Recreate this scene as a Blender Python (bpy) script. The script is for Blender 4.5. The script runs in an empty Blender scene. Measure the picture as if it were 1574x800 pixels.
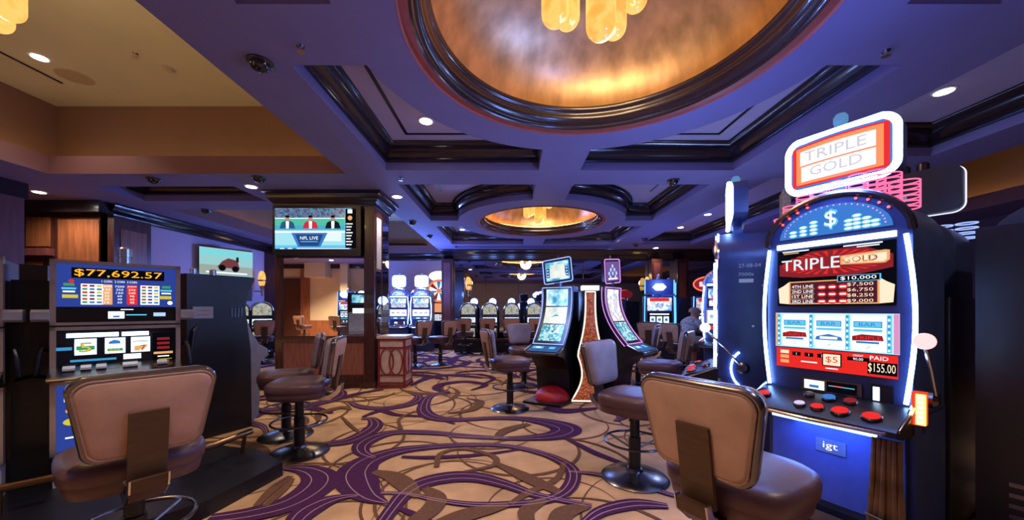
import bpy, bmesh, math, random
from mathutils import Vector, Matrix
from mathutils.geometry import tessellate_polygon
random.seed(7)
SC = bpy.context.scene
COL = SC.collection
PI = math.pi
# ------------------------------------------------------------------ camera
F, CH, VX, VY = 560.0, 1.22, 784.0, 475.0          # focal length (px of a 1574 px frame), eye height, vanishing point
cam_d = bpy.data.cameras.new('camera')
cam_d.sensor_width = 36.0
cam_d.lens = F / 1574 * 36.0
cam_d.shift_x = (787 - VX) / 1574
cam_d.shift_y = (VY - 400) / 1574
cam_d.clip_start = 0.05
cam = bpy.data.objects.new('camera', cam_d)
cam.location = (0, 0, CH)
cam.rotation_euler = (PI / 2, 0, 0)
COL.objects.link(cam)
SC.camera = cam
# ------------------------------------------------------------------ world, exposure
W = bpy.data.worlds.new('world'); SC.world = W
W.use_nodes = True
W.node_tree.nodes['Background'].inputs[0].default_value = (0.10, 0.10, 0.2, 1)
W.node_tree.nodes['Background'].inputs[1].default_value = 0.05
SC.view_settings.view_transform = 'Standard'
SC.view_settings.look = 'None'
SC.view_settings.gamma = 1
SC.view_settings.use_curve_mapping = False
SC.view_settings.exposure = 0.0
# strengths of the room's lamps and of the fill lamps added at the machines
K_NEON, K_SCREEN, K_SIGN = 22.0, 1.5, 5.0
P_DOWN, P_PENDANT, P_COVE, P_FILL = 95.0, 40.0, 9.0, 55.0

# ------------------------------------------------------------------ materials
MATS = {}
def mat(name, col, rough=0.5, metal=0.0, var=0.12, scale=12.0, bump=0.0, bscale=150.0, spec=0.5, coat=0.0, stretch=None):
    if name in MATS: return MATS[name]
    m = bpy.data.materials.new(name); m.use_nodes = True
    nt = m.node_tree; b = nt.nodes['Principled BSDF']
    tc = nt.nodes.new('ShaderNodeTexCoord')
    nz = nt.nodes.new('ShaderNodeTexNoise'); nz.inputs['Scale'].default_value = scale; nz.inputs['Detail'].default_value = 5
    vec = tc.outputs['Object']
    if stretch:
        mp = nt.nodes.new('ShaderNodeMapping'); mp.inputs['Scale'].default_value = stretch
        nt.links.new(vec, mp.inputs['Vector']); vec = mp.outputs['Vector']
    nt.links.new(vec, nz.inputs['Vector'])
    cr = nt.nodes.new('ShaderNodeValToRGB')
    lo = [max(0, c * (1 - var)) for c in col]; hi = [min(1, c * (1 + var)) for c in col]
    cr.color_ramp.elements[0].color = (*lo, 1); cr.color_ramp.elements[1].color = (*hi, 1)
    cr.color_ramp.elements[0].position = 0.3; cr.color_ramp.elements[1].position = 0.7
    nt.links.new(nz.outputs['Fac'], cr.inputs['Fac']); nt.links.new(cr.outputs['Color'], b.inputs['Base Color'])
    b.inputs['Roughness'].default_value = rough; b.inputs['Metallic'].default_value = metal
    b.inputs['Specular IOR Level'].default_value = spec
    b.inputs['Coat Weight'].default_value = coat
    if bump:
        n2 = nt.nodes.new('ShaderNodeTexNoise'); n2.inputs['Scale'].default_value = bscale
        nt.links.new(tc.outputs['Object'], n2.inputs['Vector'])
        bp = nt.nodes.new('ShaderNodeBump'); bp.inputs['Strength'].default_value = bump; bp.inputs['Distance'].default_value = 0.004
        nt.links.new(n2.outputs['Fac'], bp.inputs['Height']); nt.links.new(bp.outputs['Normal'], b.inputs['Normal'])
    MATS[name] = m
    return m
def emis(name, col, strength, sample=False):
    if name in MATS: return MATS[name]
    m = bpy.data.materials.new(name); m.use_nodes = True
    b = m.node_tree.nodes['Principled BSDF']
    b.inputs['Base Color'].default_value = (*[c * 0.04 for c in col], 1); b.inputs['Roughness'].default_value = 0.5; b.inputs['Specular IOR Level'].default_value = 0.05
    b.inputs['Emission Color'].default_value = (*col, 1); b.inputs['Emission Strength'].default_value = strength
    if not sample: m.cycles.emission_sampling = 'NONE'
    MATS[name] = m
    return m
def art(name, cols, scale, strength, feat='F1', sample=False):
    """lit printed glass: coloured cells of a Voronoi texture, emitting"""
    if name in MATS: return MATS[name]
    m = bpy.data.materials.new(name); m.use_nodes = True
    nt = m.node_tree; b = nt.nodes['Principled BSDF']
    tc = nt.nodes.new('ShaderNodeTexCoord')
    vo = nt.nodes.new('ShaderNodeTexVoronoi'); vo.inputs['Scale'].default_value = scale
    nt.links.new(tc.outputs['Object'], vo.inputs['Vector'])
    sp = nt.nodes.new('ShaderNodeSeparateColor'); nt.links.new(vo.outputs['Color'], sp.inputs[0])
    cr = nt.nodes.new('ShaderNodeValToRGB'); cr.color_ramp.interpolation = 'CONSTANT' if feat == 'F1' else 'EASE'
    n = len(cols)
    el = cr.color_ramp.elements
    el[0].color = (*cols[0], 1); el[0].position = 0
    el[1].color = (*cols[-1], 1); el[1].position = (n - 1) / n
    for i in range(1, n - 1):
        e = el.new(i / n); e.color = (*cols[i], 1)
    if feat == 'F1': nt.links.new(sp.outputs[0], cr.inputs['Fac'])
    else:
        nz = nt.nodes.new('ShaderNodeTexNoise'); nz.inputs['Scale'].default_value = scale; nz.inputs['Detail'].default_value = 3
        nt.links.new(tc.outputs['Object'], nz.inputs['Vector'])
        mr = nt.nodes.new('ShaderNodeMapRange'); mr.inputs[1].default_value = 0.28; mr.inputs[2].default_value = 0.72
        nt.links.new(nz.outputs['Fac'], mr.inputs[0]); nt.links.new(mr.outputs[0], cr.inputs['Fac'])
    b.inputs['Base Color'].default_value = (.012, .012, .016, 1); nt.links.new(cr.outputs['Color'], b.inputs['Emission Color'])
    b.inputs['Emission Strength'].default_value = strength; b.inputs['Roughness'].default_value = 0.15
    if not sample: m.cycles.emission_sampling = 'NONE'
    MATS[name] = m
    return m

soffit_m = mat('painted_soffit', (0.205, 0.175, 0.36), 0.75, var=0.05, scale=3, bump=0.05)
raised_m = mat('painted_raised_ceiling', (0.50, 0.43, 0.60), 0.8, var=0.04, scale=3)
cream_ceil_m = mat('cream_ceiling', (0.60, 0.59, 0.41), 0.85, var=0.04, scale=2)
terra_m = mat('terracotta_paint', (0.25, 0.145, 0.085), 0.8, var=0.06, scale=2)
fascia_m = mat('mauve_fascia', (0.19, 0.085, 0.085), 0.7, var=0.06, scale=2)
crown_m = mat('dark_crown_wood', (0.020, 0.012, 0.018), 0.22, var=0.12, scale=4, coat=0.4)
red_trim_m = mat('oxblood_trim', (0.36, 0.07, 0.045), 0.5)
wood_m = mat('dark_mahogany', (0.060, 0.017, 0.013), 0.3, var=0.45, scale=5, stretch=(6, 6, 0.7), coat=0.3)
panel_m = mat('warm_wood_panel', (0.26, 0.085, 0.035), 0.35, var=0.35, scale=4, stretch=(6, 6, 0.6))
maroon_m = mat('maroon_wood_panel', (0.13, 0.035, 0.04), 0.45, var=0.25, scale=4, stretch=(6, 6, 0.6))
colpan_m = mat('column_base_panel', (0.30, 0.105, 0.070), 0.4, var=0.25, scale=5, stretch=(6, 6, 0.8))
lilac_m = mat('lilac_wallpaper', (0.52, 0.42, 0.60), 0.8, var=0.08, scale=30)
beige_m = mat('beige_wall', (0.62, 0.46, 0.27), 0.85, var=0.05, scale=3)
black_m = mat('black_plastic', (0.007, 0.007, 0.010), 0.32, var=0.3, bump=0.1, bscale=400)
navy_m = mat('navy_cabinet', (0.022, 0.034, 0.105), 0.36, var=0.2, bump=0.08, bscale=400)
grey_m = mat('grey_plastic', (0.30, 0.30, 0.36), 0.45)
lgrey_m = mat('light_grey_plastic', (0.45, 0.44, 0.50), 0.4)
chrome_m = mat('chrome', (0.72, 0.72, 0.75), 0.16, 1.0, var=0.05)
gunmetal_m = mat('gunmetal', (0.16, 0.15, 0.17), 0.25, 1.0)
bronze_m = mat('bronze_tube', (0.33, 0.18, 0.09), 0.28, 1.0)
vinyl_m = mat('brown_vinyl', (0.115, 0.055, 0.062), 0.36, var=0.15, bump=0.15, bscale=260)
vinyl_f_m = mat('taupe_vinyl', (0.33, 0.26, 0.29), 0.4, var=0.12, bump=0.15, bscale=260)
tan_m = mat('tan_backrest_vinyl', (0.52, 0.30, 0.205), 0.5, var=0.10, bump=0.2, bscale=300)
piping_m = mat('black_piping', (0.02, 0.016, 0.018), 0.4)
plate_m = mat('brown_laminate', (0.085, 0.040, 0.020), 0.4, var=0.3, scale=6, stretch=(1, 1, 8))
redfoot_m = mat('red_glitter', (0.55, 0.012, 0.02), 0.3, var=0.6, scale=160, bump=0.6, bscale=220)
glit_m = art('orange_glitter', [(0.45, 0.07, 0.02), (0.62, 0.13, 0.04), (0.35, 0.05, 0.02), (0.8, 0.24, 0.10)], 70, 0.55)
white_m = mat('white_plastic', (0.8, 0.8, 0.8), 0.4)
glass_dark_m = mat('smoked_glass', (0.008, 0.010, 0.018), 0.06, var=0.1, spec=0.8)
mirror_m = mat('mirror_glass', (0.92, 0.91, 0.90), 0.015, 1.0, var=0.01)
dkmirror_m = mat('tinted_mirror_glass', (0.52, 0.53, 0.62), 0.02, 1.0, var=0.01)
cream_m = mat('cream_lacquer', (0.62, 0.46, 0.36), 0.4)
cherry_m = mat('cherry_lacquer', (0.24, 0.025, 0.035), 0.3)
dome_m = mat('gold_leaf_dome', (0.46, 0.31, 0.17), 0.32, 0.65, var=0.30, scale=2.2, stretch=(3, 3, 0.5), bump=0.12, bscale=25)
stone_m = mat('dark_platform', (0.010, 0.009, 0.013), 0.4, var=0.2)
neon_w = emis('neon_white_blue', (0.22, 0.42, 1.0), K_NEON, True)
neon_b = emis('neon_blue', (0.16, 0.42, 1.0), K_NEON * 0.55, True)
neon_p = emis('neon_pink', (1.0, 0.13, 0.30), 1.5)
neon_v = emis('neon_violet', (0.70, 0.28, 0.85), 1.3)
neon_lb = emis('neon_light_blue', (0.30, 0.42, 1.0), 1.5)
sign_w = emis('sign_white', (0.55, 0.75, 1.0), K_SIGN, True)
lamp_w = emis('downlight_lens', (1.0, 0.93, 0.82), 14.0)
amber_m = emis('amber_glass', (1.0, 0.42, 0.07), 2.2)
scr_w = emis('screen_white', (0.80, 0.93, 1.0), K_SCREEN, True)
scr_c = emis('screen_cyan', (0.10, 0.50, 0.75), K_SCREEN * 0.8)
scr_b = emis('screen_blue', (0.03, 0.06, 0.34), 0.9)
scr_k = emis('screen_black', (0.006, 0.007, 0.012), 0.3)
scr_r = emis('screen_red', (0.85, 0.025, 0.02), 1.0)
scr_dr = emis('screen_dark_red', (0.32, 0.02, 0.03), 0.8)
scr_o = emis('led_orange', (1.0, 0.36, 0.02), 1.7)
scr_y = emis('screen_yellow', (0.85, 0.70, 0.06), 0.8)
scr_g = emis('screen_green', (0.06, 0.42, 0.16), 0.8)
scr_gold = emis('screen_gold', (0.85, 0.42, 0.16), 1.0)
scr_cream = emis('screen_cream', (1.0, 0.78, 0.55), 1.1)
scr_bl = emis('screen_mid_blue', (0.05, 0.22, 0.65), 0.9)
txt_w = emis('print_white', (0.9, 0.95, 1.0), 1.3)
txt_dim = emis('print_dim', (0.35, 0.48, 0.85), 0.45)
red_led = emis('red_led', (1.0, 0.05, 0.02), 6.0, True)
or_led = emis('orange_led', (1.0, 0.35, 0.05), 6.0)
art_fruit = art('fruit_dome_print', [(0.9, 0.85, 0.6), (0.30, 0.5, 0.35), (0.8, 0.6, 0.25), (0.55, 0.65, 0.8), (0.8, 0.75, 0.6)], 30, 0.55)
art_reel = art('reel_symbols', [(0.9, 0.95, 1.0), (0.75, 0.9, 1.0), (0.30, 0.5, 0.8), (0.7, 0.7, 0.8), (0.7, 0.25, 0.25)], 38, 0.9)
art_city = art('machine_print', [(0.12, 0.3, 0.7), (0.7, 0.85, 1.0), (0.5, 0.7, 0.95), (0.85, 0.9, 1.0), (0.3, 0.55, 0.9), (0.75, 0.4, 0.35)], 22, 1.3)
art_mosaic = art('mosaic_print', [(0.04, 0.08, 0.30), (0.55, 0.10, 0.30), (0.10, 0.35, 0.65), (0.75, 0.5, 0.2), (0.3, 0.7, 0.9), (0.8, 0.85, 1.0)], 24, 1.1)
art_sea = art('ocean_screen', [(0.02, 0.16, 0.35), (0.06, 0.38, 0.58), (0.30, 0.66, 0.78), (0.72, 0.90, 0.92)], 9, 1.1, 'soft')
art_pale = art('pale_screen', [(0.45, 0.70, 0.72), (0.80, 0.86, 0.76), (0.90, 0.93, 0.86)], 10, 1.0, 'soft')
art_tiles = art('tile_screen', [(0.05, 0.30, 0.45), (0.45, 0.80, 0.85), (0.12, 0.50, 0.62), (0.75, 0.92, 0.92)], 34, 1.0)
art_flower = art('blossom_screen', [(0.95, 0.92, 0.95), (0.85, 0.88, 0.95), (1, 1, 1), (0.80, 0.62, 0.70), (0.55, 0.6, 0.7)], 30, 1.05)
art_stadium = art('stadium_crowd', [(0.05, 0.10, 0.20), (0.12, 0.17, 0.32), (0.22, 0.20, 0.38), (0.10, 0.30, 0.42)], 40, 0.9)

# ------------------------------------------------------------------ mesh builder
TEXT_CACHE = {}
def text_geo(s):
    if s in TEXT_CACHE: return TEXT_CACHE[s]
    cu = bpy.data.curves.new('t', 'FONT'); cu.body = s; cu.align_x = 'CENTER'; cu.align_y = 'CENTER'; cu.resolution_u = 2
    o = bpy.data.objects.new('t', cu); COL.objects.link(o)
    dg = bpy.context.evaluated_depsgraph_get(); dg.update()
    me = o.evaluated_get(dg).to_mesh()
    vs = [v.co.copy() for v in me.vertices]; fs = [tuple(p.vertices) for p in me.polygons]
    o.evaluated_get(dg).to_mesh_clear()
    bpy.data.objects.remove(o); bpy.data.curves.remove(cu)
    if vs:
        x0 = min(v.x for v in vs); x1 = max(v.x for v in vs); y0 = min(v.y for v in vs); y1 = max(v.y for v in vs)
    else: x0 = x1 = y0 = y1 = 0
    TEXT_CACHE[s] = (vs, fs, (x0, x1, y0, y1))
    return TEXT_CACHE[s]

class MB:
    def __init__(s):
        s.v = []; s.f = []; s.mi = []; s.mats = []; s.M = Matrix()
    def idx(s, m):
        if m not in s.mats: s.mats.append(m)
        return s.mats.index(m)
    def add(s, vs, fs, m):
        o = len(s.v); k = s.idx(m)
        s.v += [s.M @ Vector(p) for p in vs]
        s.f += [tuple(i + o for i in f) for f in fs]; s.mi += [k] * len(fs)
        return s
    def box(s, x0, x1, y0, y1, z0, z1, m):
        return s.add([(x0, y0, z0), (x1, y0, z0), (x1, y1, z0), (x0, y1, z0), (x0, y0, z1), (x1, y0, z1), (x1, y1, z1), (x0, y1, z1)],
                     [(0, 3, 2, 1), (4, 5, 6, 7), (0, 1, 5, 4), (1, 2, 6, 5), (2, 3, 7, 6), (3, 0, 4, 7)], m)
    def rect(s, cx, cz, w, h, y, m):
        return s.add([(cx - w / 2, y, cz - h / 2), (cx + w / 2, y, cz - h / 2), (cx + w / 2, y, cz + h / 2), (cx - w / 2, y, cz + h / 2)], [(0, 1, 2, 3)], m)
    def poly(s, pts, y, m):
        return s.add([(p[0], y, p[1]) for p in pts], [tuple(range(len(pts)))], m)
    def disc(s, cx, cz, r, y, m, n=20, rz=None):
        return s.poly([(cx + r * math.cos(2 * PI * i / n), cz + (rz or r) * math.sin(2 * PI * i / n)) for i in range(n)], y, m)
    def text(s, t, cx, cz, h, y, m, w=None):
        vs, fs, (x0, x1, y0, y1) = text_geo(t)
        if not vs: return s
        k = h / max(1e-6, y1 - y0); kx = k if w is None else w / max(1e-6, x1 - x0)
        mx, my = (x0 + x1) / 2, (y0 + y1) / 2
        return s.add([(cx + (p.x - mx) * kx, y, cz + (p.y - my) * k) for p in vs], fs, m)
    def prism_y(s, pts, y0, y1, m):            # outline in XZ pushed along Y
        n = len(pts)
        vs = [(p[0], y0, p[1]) for p in pts] + [(p[0], y1, p[1]) for p in pts]
        fs = [tuple(range(n)), tuple(range(2 * n - 1, n - 1, -1))] + [(i, (i + 1) % n, n + (i + 1) % n, n + i) for i in range(n)]
        return s.add(vs, fs, m)
    def prism_x(s, pts, x0, x1, m):            # outline in YZ pushed along X
        n = len(pts)
        vs = [(x0, p[0], p[1]) for p in pts] + [(x1, p[0], p[1]) for p in pts]
        fs = [tuple(range(n)), tuple(range(2 * n - 1, n - 1, -1))] + [(i, (i + 1) % n, n + (i + 1) % n, n + i) for i in range(n)]
        return s.add(vs, fs, m)
    def prism_z(s, pts, z0, z1, m):
        n = len(pts)
        vs = [(p[0], p[1], z0) for p in pts] + [(p[0], p[1], z1) for p in pts]
        fs = [tuple(range(n)), tuple(range(2 * n - 1, n - 1, -1))] + [(i, (i + 1) % n, n + (i + 1) % n, n + i) for i in range(n)]
        return s.add(vs, fs, m)
    def tube(s, pts, r, m, n=8, closed=False):
        pts = [Vector(p) for p in pts]; N = len(pts); vs = []; fs = []
        up = None
        for i, p in enumerate(pts):
            a = pts[(i - 1) % N] if (closed or i > 0) else p
            b = pts[(i + 1) % N] if (closed or i < N - 1) else p
            d = (b - a).normalized()
            if up is None:
                up = Vector((0, 0, 1)) if abs(d.z) < 0.9 else Vector((1, 0, 0))
            sd = d.cross(up)
            if sd.length < 1e-5: sd = d.cross(Vector((0, 1, 0)))
            sd.normalize(); up = sd.cross(d).normalized()
            rr = r[i] if isinstance(r, (list, tuple)) else r
            for k in range(n):
                t = 2 * PI * k / n
                vs.append(p + (sd * math.cos(t) + up * math.sin(t)) * rr)
        L = N if closed else N - 1
        for i in range(L):
            for k in range(n):
                a = i * n + k; b = i * n + (k + 1) % n; c = ((i + 1) % N) * n + (k + 1) % n; d = ((i + 1) % N) * n + k
                fs.append((a, b, c, d))
        if not closed:
            fs.append(tuple(range(n - 1, -1, -1))); fs.append(tuple((N - 1) * n + k for k in range(n)))
        return s.add(vs, fs, m)
    def lathe(s, prof, m, n=24, c=(0, 0, 0), capb=True, capt=True):
        vs = []; fs = []
        for r, z in prof:
            for k in range(n):
                t = 2 * PI * k / n
                vs.append((c[0] + r * math.cos(t), c[1] + r * math.sin(t), c[2] + z))
        for i in range(len(prof) - 1):
            for k in range(n):
                fs.append((i * n + k, i * n + (k + 1) % n, (i + 1) * n + (k + 1) % n, (i + 1) * n + k))
        if capb: fs.append(tuple(range(n - 1, -1, -1)))
        if capt: fs.append(tuple((len(prof) - 1) * n + k for k in range(n)))
        return s.add(vs, fs, m)
    def loft(s, loops, m, caps=True):
        n = len(loops[0]); vs = [p for l in loops for p in l]; fs = []
        for i in range(len(loops) - 1):
            for k in range(n):
                fs.append((i * n + k, i * n + (k + 1) % n, (i + 1) * n + (k + 1) % n, (i + 1) * n + k))
        if caps:
            fs.append(tuple(range(n - 1, -1, -1))); fs.append(tuple((len(loops) - 1) * n + k for k in range(n)))
        return s.add(vs, fs, m)
    def sweep(s, path, prof, m, closed=True):
        """profile (inset, z) carried round a closed plan path, inset to the inside"""
        A = sum(path[i][0] * path[(i + 1) % len(path)][1] - path[(i + 1) % len(path)][0] * path[i][1] for i in range(len(path)))
        if closed and A < 0: path = path[::-1]
        N = len(path); vs = []; fs = []
        for i in range(N):
            p = Vector(path[i]); a = Vector(path[i - 1]) if (closed or i > 0) else None
            b = Vector(path[(i + 1) % N]) if (closed or i < N - 1) else None
            d1 = (p - a).normalized() if a is not None else (b - p).normalized()
            d2 = (b - p).normalized() if b is not None else d1
            n1 = Vector((-d1.y, d1.x)); n2 = Vector((-d2.y, d2.x))
            nn = (n1 + n2); q = nn.length_squared
            nn = nn * (2 / q) if q > 0.2 else n1
            for o, z in prof:
                vs.append((p.x + nn.x * o, p.y + nn.y * o, z))
        K = len(prof)
        for i in range(N if closed else N - 1):
            for k in range(K - 1):
                j = (i + 1) % N
                fs.append((i * K + k, j * K + k, j * K + k + 1, i * K + k + 1))
        return s.add(vs, fs, m)
    def build(s, name, parent=None, loc=None, smooth=True, ang=35):
        me = bpy.data.meshes.new(name)
        me.from_pydata([tuple(v) for v in s.v], [], s.f)
        for m in s.mats: me.materials.append(m)
        me.polygons.foreach_set('material_index', s.mi)
        if smooth:
            me.polygons.foreach_set('use_smooth', [True] * len(me.polygons))
            me.set_sharp_from_angle(angle=math.radians(ang))
        me.update()
        o = bpy.data.objects.new(name, me); COL.objects.link(o)
        if parent: o.parent = parent
        if loc: o.location = loc
        return o

def tag(o, label=None, cat=None, group=None, kind=None):
    if label: o['label'] = label
    if cat: o['category'] = cat
    if group: o['group'] = group
    if kind: o['kind'] = kind
    return o
def thing(name, label, cat, loc=(0, 0, 0), rz=0, group=None):
    o = bpy.data.objects.new(name, None); COL.objects.link(o)
    o.empty_display_size = 0.1
    o.location = loc; o.rotation_euler = (0, 0, rz)
    return tag(o, label, cat, group)
def struct(o): o['kind'] = 'structure'; return o
def lamp(kind, parent, loc, power, col, size=0.1, rot=(0, 0, 0), spot=None, name='bulb'):
    l = bpy.data.lights.new(name, kind); l.energy = power; l.color = col
    if kind == 'AREA': l.size = size
    else: l.shadow_soft_size = size
    if kind == 'SPOT': l.spot_size = math.radians(spot); l.spot_blend = 0.7
    o = bpy.data.objects.new(name, l); COL.objects.link(o); o.parent = parent; o.location = loc; o.rotation_euler = rot
    return o
def copy_tree(o, parent=None):
    c = o.copy(); COL.objects.link(c)
    c.parent = parent
    for ch in list(o.children): copy_tree(ch, c)
    return c
def face_n(nx, ny): return math.atan2(nx, -ny)       # machine front (local -Y) turned to (nx, ny)
def face_f(fx, fy): return math.atan2(-fx, fy)       # stool front (local +Y) turned to (fx, fy)
def rrect(w, h, r, n=4, cx=0, cz=0, wt=None):
    """rounded rectangle outline; wt = width at the top"""
    pts = []
    for (sx, sz, a0) in ((1, -1, -PI / 2), (1, 1, 0), (-1, 1, PI / 2), (-1, -1, PI)):
        ww = (wt if (wt and sz > 0) else w)
        for i in range(n + 1):
            a = a0 + PI / 2 * i / n
            pts.append((cx + sx * (ww / 2 - r) + r * math.cos(a), cz + sz * (h / 2 - r) + r * math.sin(a)))
    return pts

# ================================================================== FLOOR
TAN = mat('carpet_tan', (0.61, 0.365, 0.185), 0.95, var=0.22, scale=3.5, bump=0.5, bscale=350, spec=0.1)
CBR = mat('carpet_brown', (0.165, 0.080, 0.045), 0.95, var=0.15, scale=60, bump=0.5, bscale=350, spec=0.1)
CPU = mat('carpet_purple', (0.072, 0.020, 0.070), 0.95, var=0.18, scale=60, bump=0.5, bscale=350, spec=0.1)
CLI = mat('carpet_line', (0.42, 0.25, 0.28), 0.95, var=0.1, bump=0.4, bscale=350, spec=0.1)
fl = MB()
fl.add([(-11, -3.6, 0), (9.6, -3.6, 0), (9.6, 12.6, 0), (-11, 12.6, 0)], [(0, 1, 2, 3)], TAN)
def catmull(P, per=7):
    out = []
    n = len(P)
    for i in range(n - 1):
        p0 = P[max(0, i - 1)]; p1 = P[i]; p2 = P[i + 1]; p3 = P[min(n - 1, i + 2)]
        for k in range(per):
            t = k / per
            out.append(tuple(0.5 * (2 * b + (c - a) * t + (2 * a - 5 * b + 4 * c - d) * t * t + (-a + 3 * b - 3 * c + d) * t ** 3) for a, b, c, d in zip(p0, p1, p2, p3)))
    out.append(tuple(P[-1]))
    return out
zl = [0.0004]
def stroke(P, m, lines=False):
    """P: list of (x, y, width) in metres on the carpet"""
    Q = catmull(P)
    zl[0] += 0.000012
    z = zl[0]
    def strip(fr0, fr1, mm, zz, fixed=None):
        vs = []; fs = []
        for i, (x, y, w) in enumerate(Q):
            a = Q[max(0, i - 1)]; b = Q[min(len(Q) - 1, i + 1)]
            d = Vector((b[0] - a[0], b[1] - a[1]))
            if d.length < 1e-6: d = Vector((1, 0))
            d.normalize(); nrm = Vector((-d.y, d.x)); w = max(0.004, w)
            o0 = fr0 * w; o1 = fr1 * w
            if fixed: o1 = o0 + min(fixed, 0.3 * w)
            vs += [(x + nrm.x * o0, y + nrm.y * o0, zz), (x + nrm.x * o1, y + nrm.y * o1, zz)]
        for i in range(len(Q) - 1): fs.append((2 * i, 2 * i + 1, 2 * i + 3, 2 * i + 2))
        fl.add(vs, fs, mm)
    strip(-0.5, 0.5, m, z)
    if lines:
        strip(-0.22, 0, CLI, z + 0.0004, 0.007)
        strip(0.20, 0, CLI, z + 0.0004, 0.007)
def px_floor(px, py):
    Y = F * CH / (py - VY)
    return ((px - VX) * Y / F, Y)
def zs(pts, m, lines=False):                 # carpet motif measured on the photograph: (u, v, width m)
    stroke([(*px_floor(340 + .3558 * u, 560 + .3558 * v), w) for u, v, w in pts], m, lines)
def arc(cx, cy, r, a0, a1, wmax, m, lines=False, n=9):
    stroke([(cx + r * math.cos(a0 + (a1 - a0) * i / n), cy + r * math.sin(a0 + (a1 - a0) * i / n), wmax * (0.12 + 0.88 * math.sin(PI * i / n) ** 1.3)) for i in range(n + 1)], m, lines)
rc = random.Random(3)
for i in range(680):                          # thin and broad brown loops over the whole carpet
    cx = rc.uniform(-7, 8); cy = rc.uniform(1.0, 12)
    a = rc.uniform(0, 2 * PI)
    if rc.random() < 0.62: arc(cx, cy, rc.uniform(.3, .9), a, a + rc.uniform(2.5, 5.5), rc.uniform(.02, .035), CBR)
    elif not (-2.3 < cx < 1.6 and cy < 4.2): arc(cx, cy, rc.uniform(.25, .75), a, a + rc.uniform(1.6, 3.2), rc.uniform(.07, .12), CBR)
for i in range(120):                          # purple crescents where the photograph shows them only in perspective
    cx = rc.uniform(-7, 8); cy = rc.uniform(0.5, 12)
    if -2.3 < cx < 1.6 and cy < 5.9: continue
    a = rc.uniform(0, 2 * PI); r = rc.uniform(.45, .95)
    arc(cx, cy, r, a, a + rc.uniform(2.6, 5.6), rc.uniform(.10, .24), CPU, cy < 5)
# loops traced from the open foreground
zs([(715, 605, .03), (640, 575, .16), (592, 520, .28), (585, 470, .30), (640, 420, .24), (760, 380, .17), (900, 362, .12), (1080, 352, .09), (1250, 360, .08), (1400, 395, .09), (1500, 445, .11), (1520, 500, .11), (1480, 560, .10), (1380, 598, .08), (1230, 612, .07), (1080, 612, .06), (930, 592, .05), (800, 565, .04), (690, 562, .03)], CPU, True)
zs([(690, 700, .09), (740, 630, .10), (800, 560, .13), (880, 515, .16), (1000, 492, .17), (1110, 495, .15), (1230, 525, .11), (1340, 565, .08), (1440, 588, .06), (1600, 620, .05)], CPU, True)
zs([(-60, 680, .12), (120, 655, .17), (290, 610, .22), (400, 545, .26), (425, 495, .24), (370, 462, .15), (260, 452, .05)], CPU, True)
zs([(300, 720, .10), (360, 650, .17), (440, 605, .15), (520, 582, .08), (590, 575, .03)], CPU, True)
zs([(330, 372, .03), (430, 352, .10), (540, 338, .17), (620, 305, .19), (665, 268, .16), (650, 240, .10), (605, 240, .04)], CPU, True)
zs([(1240, 322, .03), (1050, 312, .08), (900, 300, .11), (760, 298, .13), (670, 318, .18), (610, 352, .17), (610, 385, .12), (660, 410, .05)], CPU, True)
zs([(985, 118, .05), (905, 140, .12), (878, 175, .15), (880, 212, .18), (935, 238, .17), (1040, 243, .13), (1180, 236, .12), (1310, 240, .15), (1430, 260, .25), (1490, 285, .32), (1440, 312, .22), (1300, 324, .12), (1120, 322, .06), (980, 316, .03)], CPU, True)
zs([(555, 165, .05), (600, 186, .12), (690, 194, .16), (790, 182, .17), (845, 160, .16), (850, 138, .10), (810, 126, .04)], CPU, True)
zs([(610, 232, .04), (690, 205, .10), (760, 222, .08), (900, 232, .05), (1010, 262, .03)], CPU)
zs([(1010, 40, .05), (1120, 30, .18), (1230, 40, .18), (1290, 62, .06)], CPU)
zs([(1080, 115, .05), (1140, 92, .12), (1060, 78, .16), (960, 88, .18), (930, 110, .12), (990, 128, .05)], CPU)
zs([(420, 180, .04), (520, 150, .12), (600, 128, .12), (700, 112, .06)], CPU)
zs([(150, 235, .04), (200, 205, .14), (300, 190, .18), (400, 195, .14), (480, 215, .05)], CPU)
zs([(140, 150, .06), (230, 135, .16), (360, 130, .12), (470, 150, .04)], CPU)
zs([(1480, 320, .03), (1540, 350, .06), (1620, 390, .07), (1750, 440, .05)], CPU)
zs([(1400, 190, .12), (1470, 205, .2), (1560, 200, .12), (1640, 190, .04)], CPU)
zs([(1700, 250, .05), (1800, 215, .15), (1950, 225, .2), (1960, 262, .12), (1850, 285, .06)], CPU, True)
zs([(600, 60, .06), (720, 48, .2), (860, 50, .2), (960, 66, .1)], CPU)
zs([(820, 95, .05), (900, 60, .18), (1000, 50, .2), (1130, 62, .1)], CPU)
zs([(1500, 470, .03), (1620, 480, .06), (1780, 520, .07), (1960, 575, .05)], CPU, True)
zs([(1560, 700, .05), (1650, 640, .10), (1790, 610, .12), (1930, 620, .06)], CPU, True)
zs([(780, 405, .04), (900, 408, .06), (1040, 402, .06), (1170, 390, .04), (1290, 372, .03)], CPU)
zs([(760, 625, .03), (830, 655, .05), (900, 690, .05), (960, 720, .05)], CPU)
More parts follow.
